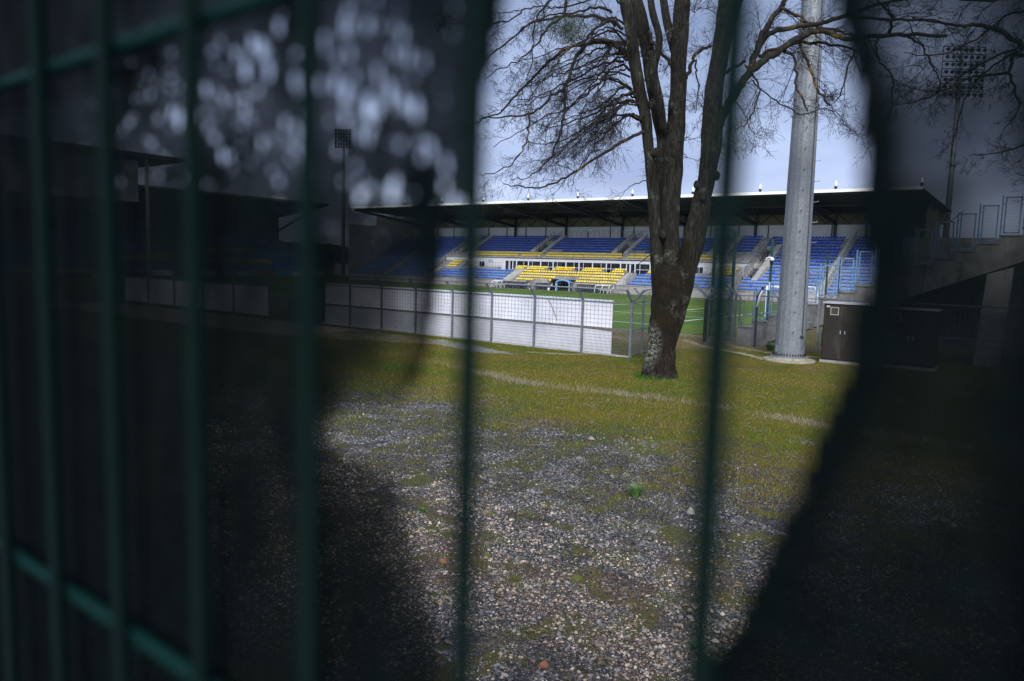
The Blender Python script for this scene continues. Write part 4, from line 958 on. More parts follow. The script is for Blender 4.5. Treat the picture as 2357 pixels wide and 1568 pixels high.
# roof
RF = (82.0, 11.45); RB = (103.0, 10.72)
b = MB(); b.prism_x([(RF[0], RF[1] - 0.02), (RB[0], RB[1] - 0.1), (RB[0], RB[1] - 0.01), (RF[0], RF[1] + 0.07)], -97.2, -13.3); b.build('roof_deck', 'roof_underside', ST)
b = MB(); b.box(-97.3, -13.2, 81.90, 81.99, 11.30, 11.60); b.build('fascia', 'fascia_cream', ST)
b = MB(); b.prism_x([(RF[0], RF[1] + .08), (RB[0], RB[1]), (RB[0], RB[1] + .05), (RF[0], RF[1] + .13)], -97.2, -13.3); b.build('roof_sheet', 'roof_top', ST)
def rz(y): return RF[1] - 0.04 + (RB[1] - RF[1]) * (y - RF[0]) / (RB[0] - RF[0])
b = MB()
for k in range(14): y = 82.6 + k * 1.45; b.bar((-97.1, y, rz(y) - 0.14), (-13.4, y, rz(y) - 0.14), 0.10, 0.16)
b.build('purlins', 'steel_dark', ST)
cz = ony(*zz(1700, 750, 3.928)(1220, 412), 91.5).z
b = MB(); b.bar((-97, 91.5, cz), (-13.5, 91.5, cz), 0.16); b.bar((-97, 91.5, rz(91.5) - 0.3), (-13.5, 91.5, rz(91.5) - 0.3), 0.14)
for k in range(49):
    x = -96.5 + k * 1.7
    b.bar((x, 91.5, cz), (x + 0.85, 91.5, rz(91.5) - .3), 0.06); b.bar((x + .85, 91.5, rz(91.5) - .3), (x + 1.7, 91.5, cz), 0.06)
b.build('longitudinal_truss', 'steel_dark', ST)
b = MB()
for k in range(31):
    x = -97 + k * 2.75; b.bar((x, 100.2, 10.5), (x + 1.35, 100.2, 9.2), 0.09); b.bar((x + 1.35, 100.2, 9.2), (x + 2.7, 100.2, 10.5), 0.09)
b.bar((-97, 100.2, 10.5), (-13.6, 100.2, 10.5), 0.12); b.build('rear_truss', 'steel_dark', ST)
for k in range(9):
    x = -56.2 + 10.2 * (k - 4)
    b = MB(); b.bar((x, 99.9, 9.2), (x, 82.5, 11.15), 0.28, 0.42)
    b.bar((x, 99.9, 7.2), (x, 99.9, 10.6), 0.32, 0.3); b.bar((x, 82.4, rz(82.4) - .1), (x, 100, rz(100) - .1), 0.2, 0.25)
    for yy in (95.8, 93.6, 91.5, 88.5): b.bar((x, yy, 9.2 + (99.9 - yy) * 0.112), (x, yy + 0.2, rz(yy) - 0.2), 0.12)
    b.bar((x, 95.8, 9.7), (x + 2.6, 91.6, cz), 0.09)
    b.build('roof_girder', 'steel_dark', ST)
    b = MB(); b.box(x - 0.12, x + 0.12, 81.83, 81.89, 11.2, 11.36); b.build('drain_cap', 'galv_post', ST)
for px, py in ((932, 465), (1018, 462), (1113, 458), (1216, 455), (1330, 450), (1456, 443), (1595, 440), (1750, 433), (1924, 428), (2122, 420)):
    q = ony(px, py, 84.0); x = q.x; z0 = rz(84) + 0.2
    b = MB(); b.tube([(x, 84, z0), (x, 84, z0 + 0.42), (x, 84, z0 + 0.44), (x, 84, z0 + 0.58)], [0.13, 0.13, 0.17, 0.17], 10, smooth=False)
    b.bar((x, 84, z0 + .3), (x - 1.5, 83.4, z0), 0.015); b.bar((x, 84, z0 + .3), (x + 1.0, 83.4, z0), 0.015); l = b.build('roof_lamp', 'black_plastic', ST)
    b = MB(); b.tube([(x, 84, z0 + .58), (x, 84, z0 + .72), (x, 84, z0 + .9), (x, 84, z0 + 1.08), (x, 84, z0 + 1.2)], [0.12, 0.15, 0.13, 0.07, 0.015], 10); b.build('lamp_glass', 'lamp_glass', l)
# stairs, gangways and vomitories
def stair(x0, x1, fn, k0, k1, side):
    s = MB()
    for k in range(k0, k1):
        y, z = fn(k)
        for h_ in range(2): s.box(x0, x1, y - 0.42 + h_ * 0.38, y + 0.36, z + 0.004 + h_ * 0.19, z + 0.19 + h_ * 0.19)
    ob = s.build('stair_flight', 'concrete_pale', ST)
    r_ = MB(); xx = x0 if side < 0 else x1
    for k in range(k0, k1, 1):
        y, z = fn(k); r_.bar((xx, y, z), (xx, y, z + 1.0), 0.045)
    a = fn(k0); c = fn(k1 - 1)
    for hh_ in (1.0, 0.55): r_.bar((xx, a[0], a[1] + hh_), (xx, c[0], c[1] + hh_), 0.045)
    r_.build('handrail', 'galv_post', ob)
for x0, x1 in VOM:
    y2, z2 = upp(2); y6, z6 = upp(6)
    m_ = MB(); m_.box(x0 + 0.92, x1 - 0.82, y6 - 0.50, y6 - 0.44, z2 - 0.5, z6 - 0.56); m_.build('vomitory', 'dark_interior', ST)
    m_ = MB(); m_.box(x0 + .82, x1 - .72, y6 - 0.60, y6 - .43, z6 - 0.55, z6 + 0.1); m_.build('parapet', 'concrete_pale', ST)
    stair(x0, x0 + 0.8, upp, 2, 9, 1); stair(x1 - 0.7, x1, upp, 2, 9, -1)
for x0, x1 in ((-83.3, -82.3), (-67.6, -66.0), (-48.8, -47.4), (-33.8, -33.0)): stair(x0, x1, low, 0, 4, 1 if x0 > -60 else -1)
for x0, x1 in ((-23.4, -22.6), (-93.3, -92.5)): stair(x0, x1, cont, 0, 18, 1)
stair(-31.6, -30.9, cont, 3, 15, -1); stair(-33.6, -32.92, cont, 4, 12, 1); stair(-85.1, -84.4, cont, 3, 15, 1)
for x0, x1 in SV:
    for k in (8, 14):
        y, z = cont(k); m_ = MB(); m_.box(x0 - 0.02, x1 + 0.02, y - 0.44, y - 0.38, z - 1.9, z - 0.52); m_.build('vomitory', 'dark_interior', ST)
        m_ = MB(); m_.box(x0 - 0.05, x1 + 0.05, y - 0.50, y - 0.37, z - 0.5, z + 0.12); m_.build('parapet', 'concrete_pale', ST)
b = MB(); b.box(-22.5, -21.5, 99.5, 100.38, 5.6, 6.3); b.build('bright_doorway', 'frame_white', ST)
# rails
b = MB()
def rail(x0, x1, y, z, h=0.95, st=1.35):
    n_ = max(1, int((x1 - x0) / st))
    for k in range(n_ + 1): xx = x0 + (x1 - x0) * k / n_; b.bar((xx, y, z), (xx, y, z + h), 0.03)
    b.bar((x0, y, z + h), (x1, y, z + h), 0.03)
rail(-84, -33, 91.5, 4.0, 0.55, 1.64)
rail(-79, -71.8, 90.2, 2.15, 1.0, 0.55); rail(-42.8, -37.6, 90.2, 2.15, 1.0, 0.6)
rail(-65.5, -37, 99.2, 7.35, 1.0, 0.8); rail(-82.9, -68.4, 85.3, 0.66, 0.75, 0.5); rail(-59.2, -55.4, 87.1, 1.15, 1.0, 0.5)
rail(-55.4, -48.8, 85.3, 0.66, 0.6, 0.45); rail(-47.4, -24, 85.3, 0.66, 0.75, 0.5); rail(-101, -84, 85.3, 0.66, 0.75, 0.5); rail(-66, -59.4, 85.3, 0.66, 0.6, 0.5)
rail(-57.4, -55.4, YS - 0.2, 0.3, 0.85, 0.4)
b.build('railings', 'galv_post', ST)

# seats
def seat_geo(w, h=0.32, d=0.38):
    prof = [(-0.19, 0.10), (-0.20, 0.14), (0.10, 0.12), (0.15, 0.16), (0.20, h - 0.03), (0.21, h), (0.245, h), (0.24, h - 0.06), (0.19, 0.10), (0.10, 0.075)]
    v = []; n = len(prof); hw = w / 2
    for xx in (-1, 1):
        for (y, z) in prof: v.append((xx * hw * (0.84 if z > h - 0.05 else 1.0), y, z))
    f = [tuple(range(n)), tuple(range(2 * n - 1, n - 1, -1))] + [(i + n, i, (i + 1) % n, (i + 1) % n + n) for i in range(n)]
    # support tube
    k = len(v); v += [(-.03, 0, -0.02), (.03, 0, -0.02), (.03, 0.06, -0.02), (-.03, 0.06, -0.02), (-.03, 0, 0.09), (.03, 0, 0.09), (.03, 0.06, 0.09), (-.03, 0.06, 0.09)]
    f += [(k, k + 1, k + 5, k + 4), (k + 1, k + 2, k + 6, k + 5), (k + 2, k + 3, k + 7, k + 6), (k + 3, k, k + 4, k + 7)]
    return v, f
SEATS = []                                # (x, y, z, width, colour)
rs = random.Random(3)
def row(fn, k, x0, x1, pitch, col, alt=None, pa=0.0):
    y, z = fn(k); n = int((x1 - x0) / pitch)
    for i in range(n):
        c = alt if alt and rs.random() < pa else col
        SEATS.append((x0 + pitch * (i + 0.5), y, z, pitch * 0.74, c))
PL, PU = 0.42, 0.355
for k in range(4):
    dx = -0.0
    row(low, k, -82.2, -67.8, PL, BLU, BLU3, 0.10)
    if k < 2: row(low, k, -65.7, -59.2, PL, YEL); row(low, k, -55.4, -48.9, PL, YEL, YEL2, 0.04)
    else: row(low, k, -66.0, -48.9, PL, YEL, YEL2, 0.01)
    row(low, k, -47.2, -33.9, PL, BLU, BLU3, 0.08)
    row(cont, k, -32.7, -23.6, PL, BLU, BLU3, 0.08); row(cont, k, -22.5, -16.2, PL, BLU)
    row(cont, k, -92.4, -84.3, PL, BLU, BLU3, 0.08); row(cont, k, -100.8, -93.4, PL, BLU)
for k in (4, 5):
    for i, (x0, x1) in enumerate(TOPB):
        row(low, k, x0, x1, PL * 0.86, YEL, YEL2, (0.75 if i in (2, 5) and k == 4 else 0.0))
for k in range(4, 18):
    c = BLU if k < 8 else BLU2
    row(cont, k, -30.7 if k < 14 else -33.0, -23.6, PL * 0.98, c, BLU3, 0.04); row(cont, k, -22.5, -16.2, PL, c)
    row(cont, k, -92.4, -85.3 if k < 14 else -83.8, PL * 0.98, c); row(cont, k, -100.8, -93.4, PL, c)
    if k in (5, 6, 7, 11, 12): row(cont, k, -31.62, -31.2, PL, c)
for k in range(4, 9): row(cont, k, -82.1, -79.6, PL, YEL); row(cont, k, -36.4, -33.9, PL, YEL)
for x0, x1 in ((-78.5, -69.8), (-69.3, -65.6), (-64.8, -51.6), (-50.8, -38.2)): row(upp, 0, x0, x1, PU, YEL)
for x0, x1 in ((-81.5, -65.8), (-64.9, -51.8), (-50.9, -36.6)): row(upp, 1, x0, x1, PU, YEL)
for x0, x1 in ((-79.4, -68.6), (-62.9, -54.2), (-49, -40.4)): row(upp, 2, x0, x1, PU, BLU2, BLU3, 0.1)
for k in range(3, 9):
    for j, (x0, x1) in enumerate(((-80.1, -68.5), (-65.4, -54.1), (-51.2, -39.7), (-36.7, -33.9))):
        if k == 8 and j in (1, 2): continue
        row(upp, k, x0, x1, PU, BLU2, BLU3, 0.03)
    for x0, x1 in VOM:
        if k >= 7 and k < 8 + (x0 < -60): row(upp, k, x0 + 0.85, x1 - 0.75, PU, BLU2)
def seen(s):
    px, py, t = proj((s[0], s[1], s[2] + 0.25))
    ok = (1570 < px < 1640 and py > 640) or (1703 < px < 1755) or (1715 < px < 1790 and py < 690) or (1900 < px < 1925) or (1400 < px < 1485 and py > 625)
    return (0 if ok else 1, t)
SEATS.sort(key=seen)
mdata = {}
for i, (x, y, z, w, c) in enumerate(SEATS[:100]):
    key = (round(w, 3), c)
    if key not in mdata:
        v, f = seat_geo(w); me = bpy.data.meshes.new('seat'); me.from_pydata(v, [], f); me.materials.append(MATS['seat_plastic'])
        a = me.color_attributes.new('Col', 'FLOAT_COLOR', 'POINT'); a.data.foreach_set('color', np.tile(np.array([*c, 1.0], dtype=np.float32), len(v))); mdata[key] = me
    o = bpy.data.objects.new('seat', mdata[key]); COL.objects.link(o); o.location = Vector((x, y, z)) - Vector(ST.location); o.parent = ST
V_, F4, C4 = [], [], []
b = MB(); cols = []
for (x, y, z, w, c) in SEATS[100:]:
    v, f = seat_geo(w); b.add([(p[0] + x, p[1] + y, p[2] + z) for p in v], f); j = rs.uniform(0.85, 1.1); cols += [(c[0] * j, c[1] * j, c[2] * j)] * len(v)
o = b.build('seats', 'seat_plastic', ST); o['kind'] = 'stuff'
a = o.data.color_attributes.new('Col', 'FLOAT_COLOR', 'POINT'); a.data.foreach_set('color', np.hstack([np.array(cols), np.ones((len(cols), 1))]).astype(np.float32).ravel())

# ------------------------------------------------------------------ team shelters and tunnel canopy on the far touchline
def shelter(xa, xb, n, mat, label):
    Y = 83.6; q0 = ony(*Z1(xa, 700), Y).x; q1 = ony(*Z1(xb, 720), Y).x; zt = ony(*Z1((xa + xb) / 2, 640 + (xa - 640) * 0.043), Y).z
    t = thing('team_shelter', label, 'team shelter', ((q0 + q1) / 2, Y, -0.5), 'team shelters along the far touchline')
    for k in range(n + 1):
        x = q0 + (q1 - q0) * k / n; b = MB()
        pts = [(x, Y + 1.0, -0.5), (x, Y + 1.0, zt - 0.05), (x, Y + 0.35, zt), (x, Y - 0.15, zt - 0.12), (x, Y - 0.42, zt - 0.5), (x, Y - 0.5, -0.05 if k % n else -0.5)]
        b.tube(pts, 0.035, 6); b.build('rib', mat, t)
    b = MB()
    prof = [(Y + 1.0, 0.0), (Y + 1.0, zt - 0.05), (Y + 0.35, zt - .01), (Y - 0.15, zt - 0.13)]
    for i in range(3): b.add([(q0, *prof[i]), (q1, *prof[i]), (q1, *prof[i + 1]), (q0, *prof[i + 1])], [(0, 1, 2, 3)])
    ob = b.build('shell', 'perspex', t); sm = ob.modifiers.new('thick', 'SOLIDIFY'); sm.thickness = 0.02
    b = MB(); b.box(q0 + .05, q1 - .05, Y + 0.45, Y + 0.85, -0.12, -0.06)
    for k in range(2 * n): x = q0 + (q1 - q0) * (k + .5) / (2 * n); b.bar((x, Y + .6, -0.5), (x, Y + .6, -0.12), 0.05)
    b.build('bench', mat, t)
    b = MB(); b.bar((q0, Y - 0.15, zt - .1), (q1, Y - .15, zt - .1), 0.06); b.bar((q0, Y + 1, zt - .03), (q1, Y + 1, zt - .03), 0.06); b.build('edge_rail', mat, t)
shelter(642, 735, 2, 'white_paint', 'white framed team shelter at the left end of the row')
shelter(740, 948, 3, 'navy_paint', 'long navy framed team shelter next to the white one on the left')
shelter(1015, 1165, 2, 'navy_paint', 'short navy framed team shelter just left of the tunnel')
shelter(1398, 1612, 3, 'navy_paint', 'long navy framed team shelter just right of the tunnel')
shelter(1617, 1745, 2, 'white_paint', 'white framed team shelter at the right end of the row')
xa, xb = ony(*Z1(1266, 700), 84.2).x, ony(*Z1(1392, 700), 84.2).x; zt = ony(*Z1(1330, 636), 84.2).z; cxm = (xa + xb) / 2; hw = (xb - xa) / 2
t = thing('tunnel_canopy', 'bright blue arched canopy over the players tunnel', 'canopy', (cxm, 84.2, -0.5))
arc = [(cxm + hw * cos(pi - pi * k / 14), zt - 0.42 + 0.42 * sin(pi * k / 14)) for k in range(15)]
b = MB()
for k in range(14):
    (x0, z0), (x1, z1) = arc[k], arc[k + 1]; f_ = 0.84; zc_ = zt - 0.55
    i0_, i1_ = (cxm + (x0 - cxm) * f_, zc_ + (z0 - zc_) * f_ * 0.9), (cxm + (x1 - cxm) * f_, zc_ + (z1 - zc_) * f_ * 0.9)
    b.add([(x0, 83.4, z0), (x1, 83.4, z1), (x1, 84.1, z1 + .02), (x0, 84.1, z0 + .02), (i0_[0], 83.38, i0_[1]), (i1_[0], 83.38, i1_[1])], [(0, 1, 2, 3), (0, 4, 5, 1)])
o = b.build('cover', 'canopy_blue', t); sm = o.modifiers.new('thick', 'SOLIDIFY'); sm.thickness = 0.02
b = MB(); b.tube([(x, 83.36, z) for x, z in arc], 0.03, 6); b.bar((xa, 83.36, -0.5), (xa, 83.36, arc[0][1]), 0.06); b.bar((xb, 83.36, -0.5), (xb, 83.36, arc[-1][1]), 0.06); b.build('frame', 'frame_white', t)
b = MB(); b.box(xa + 0.03, xa + 0.22, 83.4, 83.5, -0.5, arc[0][1]); b.build('side_flap', 'canopy_blue', t)
b = MB()
for k in range(5): x = xa + 0.7 + k * (xb - xa - 1.2) / 4; b.bar((x, 84.8, -0.5), (x, 84.8, 0.6), 0.05)
for z in (-0.3, 0.15, 0.55): b.bar((xa + .6, 84.8, z), (xb - .4, 84.8, z), 0.05)
b.build('grille', 'navy_paint', t)
for i, x in enumerate((ony(*Z1(990, 715), 82.6).x, ony(*Z1(1166, 725), 82.6).x)):
    b = MB(); b.tube([(x, 82.6, -0.5), (x, 82.6, -0.49), (x, 82.6, -0.12)], [0.09, 0.12, 0.15], 12)
    tag(b.build('bucket', 'white_paint', None, (x, 82.6, -0.5)), ('small white bucket in front of the short navy shelter on its left', 'small white bucket at the right corner of the short navy shelter')[i], 'bucket')

# ------------------------------------------------------------------ left end stand, low building, boards, tree line
LS = thing('grandstand', 'dark roofed stand behind the left goal seen dimly through the netting', 'grandstand', (-116, 70, -0.5))
b = MB()
for k in range(16): b.box(-116 - 0.8 * k - 0.8, -116 - 0.8 * k + (0.0), 32, 90.5, 0.3 + .38 * k - 0.6, 0.6 + 0.38 * k)
b.box(-116.5, -116.2, 32, 90.5, -0.5, 0.55); b.build('terracing', 'concrete', LS)
b = MB(); b.prism_y([(-115, 12.95), (-131, 10.9), (-131, 11.3), (-115, 13.3)], 28, 91.5); b.build('roof', 'roof_underside', LS)
b = MB(); b.box(-130.5, -130.2, 30, 91.0, -0.5, 11.0); b.box(-130.2, -117, 90.6, 90.9, -0.5, 6.0); b.build('back_wall', 'cabinet_grey', LS)
b = MB()
for k in range(8): y = 34 + k * 8; b.bar((-129.5, y, 6.0), (-129.5, y, 11.0), 0.4); b.bar((-129.5, y, 8), (-116, y, 12.7), 0.3)
b.build('roof_girder', 'steel_dark', LS)
b = MB(); cols = []
v, f = seat_geo(0.5)
for k in range(15):
    for j in range(110):
        y = 34 + j * 0.5
        if j % 28 < 2: continue
        u_ = (y - 66) / 10; yel = (3 <= k <= 9) and (abs(u_ - (k - 6) * 0.35) < 0.5 or (k in (3, 4, 9) and abs(u_) < 1.6))
        b.add([(-116.4 - 0.8 * k - p[1], y + p[0], 0.62 + .38 * k + p[2]) for p in v], f); cols += [YEL if yel else BLU] * len(v)
o = b.build('seats', 'seat_plastic', LS); o['kind'] = 'stuff'
a = o.data.color_attributes.new('Col', 'FLOAT_COLOR', 'POINT'); a.data.foreach_set('color', np.hstack([np.array(cols), np.ones((len(cols), 1))]).astype(np.float32).ravel())
bl = thing('building', 'pale flat roofed building rising over the left stand', 'building', (-110, 47, -0.5))
b = MB(); b.box(-122, -104.5, 34, 50.5, 10.0, 15.6); b.box(-125.5, -119.8, 34, 50.5, -0.5, 10.0) if False else None
b.build('wall', 'wall_white', bl)
b = MB(); b.box(-124, -100, 32, 54.85, 15.62, 16.15); b.build('roof', 'cabinet_grey', bl)
b = MB()
for y in (36, 43, 50): b.bar((-101, y, -0.5), (-101, y, 15.6), 0.35)
b.build('column', 'concrete', bl)
p0 = ony(770, 640, 100); p1 = ony(826, 640, 100)
lb = thing('low_building', 'low pale hut with one dark window beside the distant mast on the left', 'building', (p0.x, 100, -0.5))
b = MB(); b.box(p0.x, p1.x + 1, 100, 106, -0.5, 2.2); b.build('wall', 'wall_white', lb)
b = MB(); b.box(p0.x - .4, p1.x + 1.4, 99.6, 106.4, 2.2, 2.45); b.build('roof', 'cabinet_grey', lb)
b = MB(); b.box(p1.x - 1.6, p1.x - 0.4, 99.93, 99.99, 0.7, 1.6); b.build('window', 'glass_dark', lb)
ad = [('white_paint', 'pale'), ('ad_red', 'red'), ('white_paint', 'pale'), ('ad_blue', 'blue'), ('banner_white', 'pale'), ('ad_red', 'red'), ('ad_blue', 'blue'), ('white_paint', 'pale'), ('banner_white', 'pale')]
nth = {'pale': ['first', 'second', 'third', 'fourth', 'fifth'], 'red': ['first', 'second'], 'blue': ['first', 'second']}; cnt = {}
for k, (mt, cn) in enumerate(ad):
    y = 56 + k * 3.6; j = cnt.get(cn, 0); cnt[cn] = j + 1
    b = MB(); b.box(-112.05, -112, y, y + 3.3, -0.35, 0.45); 
    for yy in (y + .4, y + 2.9): b.bar((-112.3, yy, -0.5), (-112.1, yy, 0.3), 0.06)
    tag(b.build('advertising_board', mt, None, (-112, y, -0.5)), f'{nth[cn][j]} {cn} advertising board from the left below the far left stand', 'advertising board', 'advertising boards behind the left goal')
def hill(name, label, x0, x1, y, h, seed, thick=14):
    r = random.Random(seed); n = 2600; V = []; F = []
    for i in range(n):
        x = r.uniform(x0, x1); yy = y + r.uniform(0, thick); hh = h * (0.55 + 0.45 * abs(sin(x * 0.11 + seed)) * abs(cos(x * 0.037)) + 0.12 * r.random())
        c_ = Vector((x, yy, -0.5 + hh * r.random() ** 0.6)); s_ = r.uniform(0.5, 1.3)
        a_ = Vector((r.uniform(-1, 1), r.uniform(-1, 1), r.uniform(-1, 1))).normalized() * s_; b_ = a_.cross(Vector((r.uniform(-1, 1), r.uniform(-1, 1), r.uniform(-1, 1))).normalized()).normalized() * s_ * .7
        o_ = len(V); V += [c_ - a_, c_ + b_, c_ + a_, c_ - b_]; F.append((o_, o_ + 1, o_ + 2, o_ + 3))
    ob = npmesh(name, np.array([tuple(p) for p in V]), np.array(F), 'hedge_far'); setting(ob, 'stuff'); return ob
hill('far_trees', '', -330, -150, 190, 8.0, 2)
b = MB(); n = 60; pts = []
for i in range(n + 1): X = -700 + i * 16; pts.append((X, 12 + 6 * sin(i * 0.31) + 3 * sin(i * 0.83)))
vs = [(x, 420, -1) for x, z in pts] + [(x, 520, z) for x, z in pts] + [(x, 700, -1) for x, z in pts]
b.add(vs, [(i, i + 1, i + 1 + (n + 1), i + (n + 1)) for i in range(n)] + [(i + n + 1, i + 1 + n + 1, i + 1 + 2 * (n + 1), i + 2 * (n + 1)) for i in range(n)], 0, True)
setting(b.build('hills', 'hedge_far'))

# ------------------------------------------------------------------ big bare lime tree
TD = proj(TB)[2]
def smooth(pts, n=4):
    out = []
    P = [pts[0]] + list(pts) + [pts[-1]]
    for i in range(1, len(P) - 2):
        for k in range(n):
            t = k / n; a, b_, c, d = P[i - 1], P[i], P[i + 1], P[i + 2]
            out.append(tuple(0.5 * ((2 * b_[j]) + (c[j] - a[j]) * t + (2 * a[j] - 5 * b_[j] + 4 * c[j] - d[j]) * t * t + (3 * b_[j] - a[j] - 3 * c[j] + d[j]) * t ** 3) for j in range(len(a))))
    out.append(tuple(pts[-1])); return out
def limb_pts(rows, n=4):
    """rows of (photo x, photo y, distance offset, radius in px) -> world points, radii"""
    s_ = smooth(rows, n); P, Rr = [], []
    for x, y, dz, r in s_:
        P.append(at(x, y, TD + dz)); Rr.append(max(r, 0.3) * (TD + dz) / FPX)
    return P, Rr
lime = thing('lime_tree', 'big bare tree with several stems and drooping twigs standing left of the mast', 'tree', TB)
rt_ = random.Random(12)
TRUNK = [(1518, 882, 0, 46), (1519, 866, 0, 38), (1521, 830, 0, 33), (1524, 780, 0, 32), (1531, 720, 0, 34), (1540, 672, 0, 38), (1545, 640, 0, 38), (1546, 615, 0, 31)]
P, Rr = limb_pts(TRUNK, 8)
b = MB(); b.tube(P, Rr, 40, lump=0.055); b.build('trunk', 'bark', lime)
# root flare
b = MB()
for a in (2.2, 2.9, 3.7, 4.5, 5.2, 0.2):
    d = Vector((cos(a), sin(a), 0)); p = Vector((TB.x, TB.y, 0)); 
    b.tube([p + d * 0.22 + Vector((0, 0, .75)), p + d * 0.32 + Vector((0, 0, .3)), p + d * 0.42 + Vector((0, 0, 0.06)), p + d * 0.52 - Vector((0, 0, .05))], [0.12, 0.13, 0.09, 0.03], 10, lump=0.08)
b.build('root_flare', 'bark', lime)
STEMS = [
 [(1520, 700, .0, 18), (1513, 620, -.15, 15), (1508, 540, -.2, 13), (1505, 470, -.2, 13), (1500, 410, -.2, 13), (1494, 350, -.2, 12), (1487, 280, -.2, 13), (1473, 210, -.25, 14), (1460, 140, -.3, 14), (1452, 70, -.4, 14), (1438, 0, -.5, 13), (1415, -90, -.7, 10), (1395, -200, -1, 6)],
 [(1545, 690, .05, 30), (1542, 620, .05, 24), (1542, 560, .05, 22), (1541, 500, .05, 21.5), (1546, 430, .05, 23), (1549, 360, .05, 23), (1556, 290, .05, 21), (1560, 220, .1, 19), (1562, 150, .1, 18), (1566, 70, .2, 19), (1570, 0, .2, 18), (1575, -120, .2, 13), (1580, -260, .3, 7)],
 [(1530, 560, .3, 12), (1521, 480, .25, 12), (1517, 400, .2, 11), (1524, 330, .2, 12), (1512, 260, .2, 13), (1500, 180, .3, 15), (1487, 100, .4, 15), (1470, 20, .5, 14), (1440, -80, .7, 9), (1410, -180, 1, 5)],
 [(1528, 300, -.2, 9), (1518, 230, -.3, 9), (1505, 160, -.4, 9), (1518, 90, -.4, 8), (1500, 20, -.5, 8), (1490, -80, -.8, 5)],
 [(1562, 150, .3, 10), (1545, 90, .4, 10), (1530, 20, .5, 9), (1515, -90, .8, 6)],
 [(1543, 790, .1, 14), (1555, 725, .08, 22), (1567, 668, .05, 25), (1584, 600, .05, 25), (1600, 540, 0, 25), (1612, 480, 0, 22), (1622, 430, 0, 20), (1633, 370, 0, 21), (1638, 320, 0, 24), (1640, 250, 0, 22), (1648, 180, .1, 20), (1660, 110, .2, 20), (1672, 40, .3, 22), (1680, -60, .4, 17), (1690, -190, .6, 9)],
 [(1668, 90, .3, 12), (1690, 30, .6, 12), (1712, -50, .9, 9), (1740, -150, 1.2, 5)],
]
for i, s_ in enumerate(STEMS):
    P, Rr = limb_pts(s_, 5); b = MB(); b.tube(P, Rr, 20, lump=0.07, ph=i * 1.3); b.build('stem', 'bark', lime)
for (x, y, dz, r) in ((1526, 540, -.28, 9), (1510, 352, -.35, 9), (1546, 245, -.2, 7), (1650, 405, -.15, 8), (1603, 425, -.1, 7), (1500, 240, -.3, 9), (1618, 455, -.25, 7)):
    p = at(x, y, TD + dz - 0.1); r = r * TD / FPX; b = MB(); b.tube([p - Vector((0, 0, r * 1.3)), p - Vector((0, 0, r * .7)), p, p + Vector((0, 0, r * .7)), p + Vector((0, 0, r * 1.3))], [r * .3, r * .85, r, r * .85, r * .3], 10, lump=0.12); b.build('burl', 'bark', lime)

TW = []                                                  # collected twig polylines (points, radii)
def grow(p, d, L, r, lvl, droop, r_=rt_):
    n = 5 if lvl < 2 else (4 if lvl == 2 else 3); pts = [p.copy()]; rr = [r]; d = d.normalized(); st = L / n
    for k in range(n):
        d = (d + Vector((r_.gauss(0, .16), r_.gauss(0, .16), r_.gauss(0, .14) + (droop * (0.9 if k < n - 2 else -0.5)) * -0.16))).normalized()
        pts.append(pts[-1] + d * st * r_.uniform(.8, 1.2)); rr.append(r * (1 - 0.75 * (k + 1) / n))
        if lvl < 4:
            kids = (2, 2, 2, 1)[lvl] if r_.random() < (0.95, 0.8, 0.55, 0.5)[lvl] else 0
            for q in range(kids):
                a = r_.uniform(0, 2 * pi); s_ = d.orthogonal().normalized(); s_ = s_ * cos(a) + d.cross(s_) * sin(a)
                grow(pts[-1], d * 0.85 + s_ * r_.uniform(.45, 1.0), L * r_.uniform(.34, .6), r * (1 - 0.6 * k / n) * 0.6, lvl + 1, droop)
    TW.append((pts, [max(x, 0.0026) for x in rr]))
def branch(rows, conv, dz0, dz1, r0, r1, kids=1.0, droop=1.0, Lk=1.0, lv=1, parent=lime, mat='branch_bark', step=0.26):
    n = len(rows); full = []
    for i, p in enumerate(rows):
        f = i / (n - 1); x, y = conv(*p); full.append((x, y, dz0 + (dz1 - dz0) * f, r0 + (r1 - r0) * f))
    full = [(a_, b_, c_, d_ * 0.78) for a_, b_, c_, d_ in full]; P, Rr = limb_pts(full, 4)
    P = [p + Vector((rt_.gauss(0, .02), rt_.gauss(0, .02), rt_.gauss(0, .02))) if 0 < i < len(P) - 1 else p for i, p in enumerate(P)]
    b = MB(); b.tube(P, Rr, 8, lump=0.05); b.build('branch', mat, parent)
    acc = 0
    for i in range(1, len(P)):
        seg = (P[i] - P[i - 1]); acc += seg.length
        while acc > step:
            acc -= step
            if rt_.random() < kids:
                f = i / len(P)
                if f < 0.12 and rt_.random() < .6: continue
                d = seg.normalized(); a = rt_.uniform(0, 2 * pi); s_ = d.orthogonal().normalized(); s_ = s_ * cos(a) + d.cross(s_) * sin(a)
                grow(P[i].lerp(P[i - 1], rt_.random()), d * 0.8 + s_ * rt_.uniform(.35, .95), Lk * rt_.uniform(.45, 1.45) * (1.1 - 0.4 * f), min(Rr[i] * 0.5, 0.014), lv, droop)
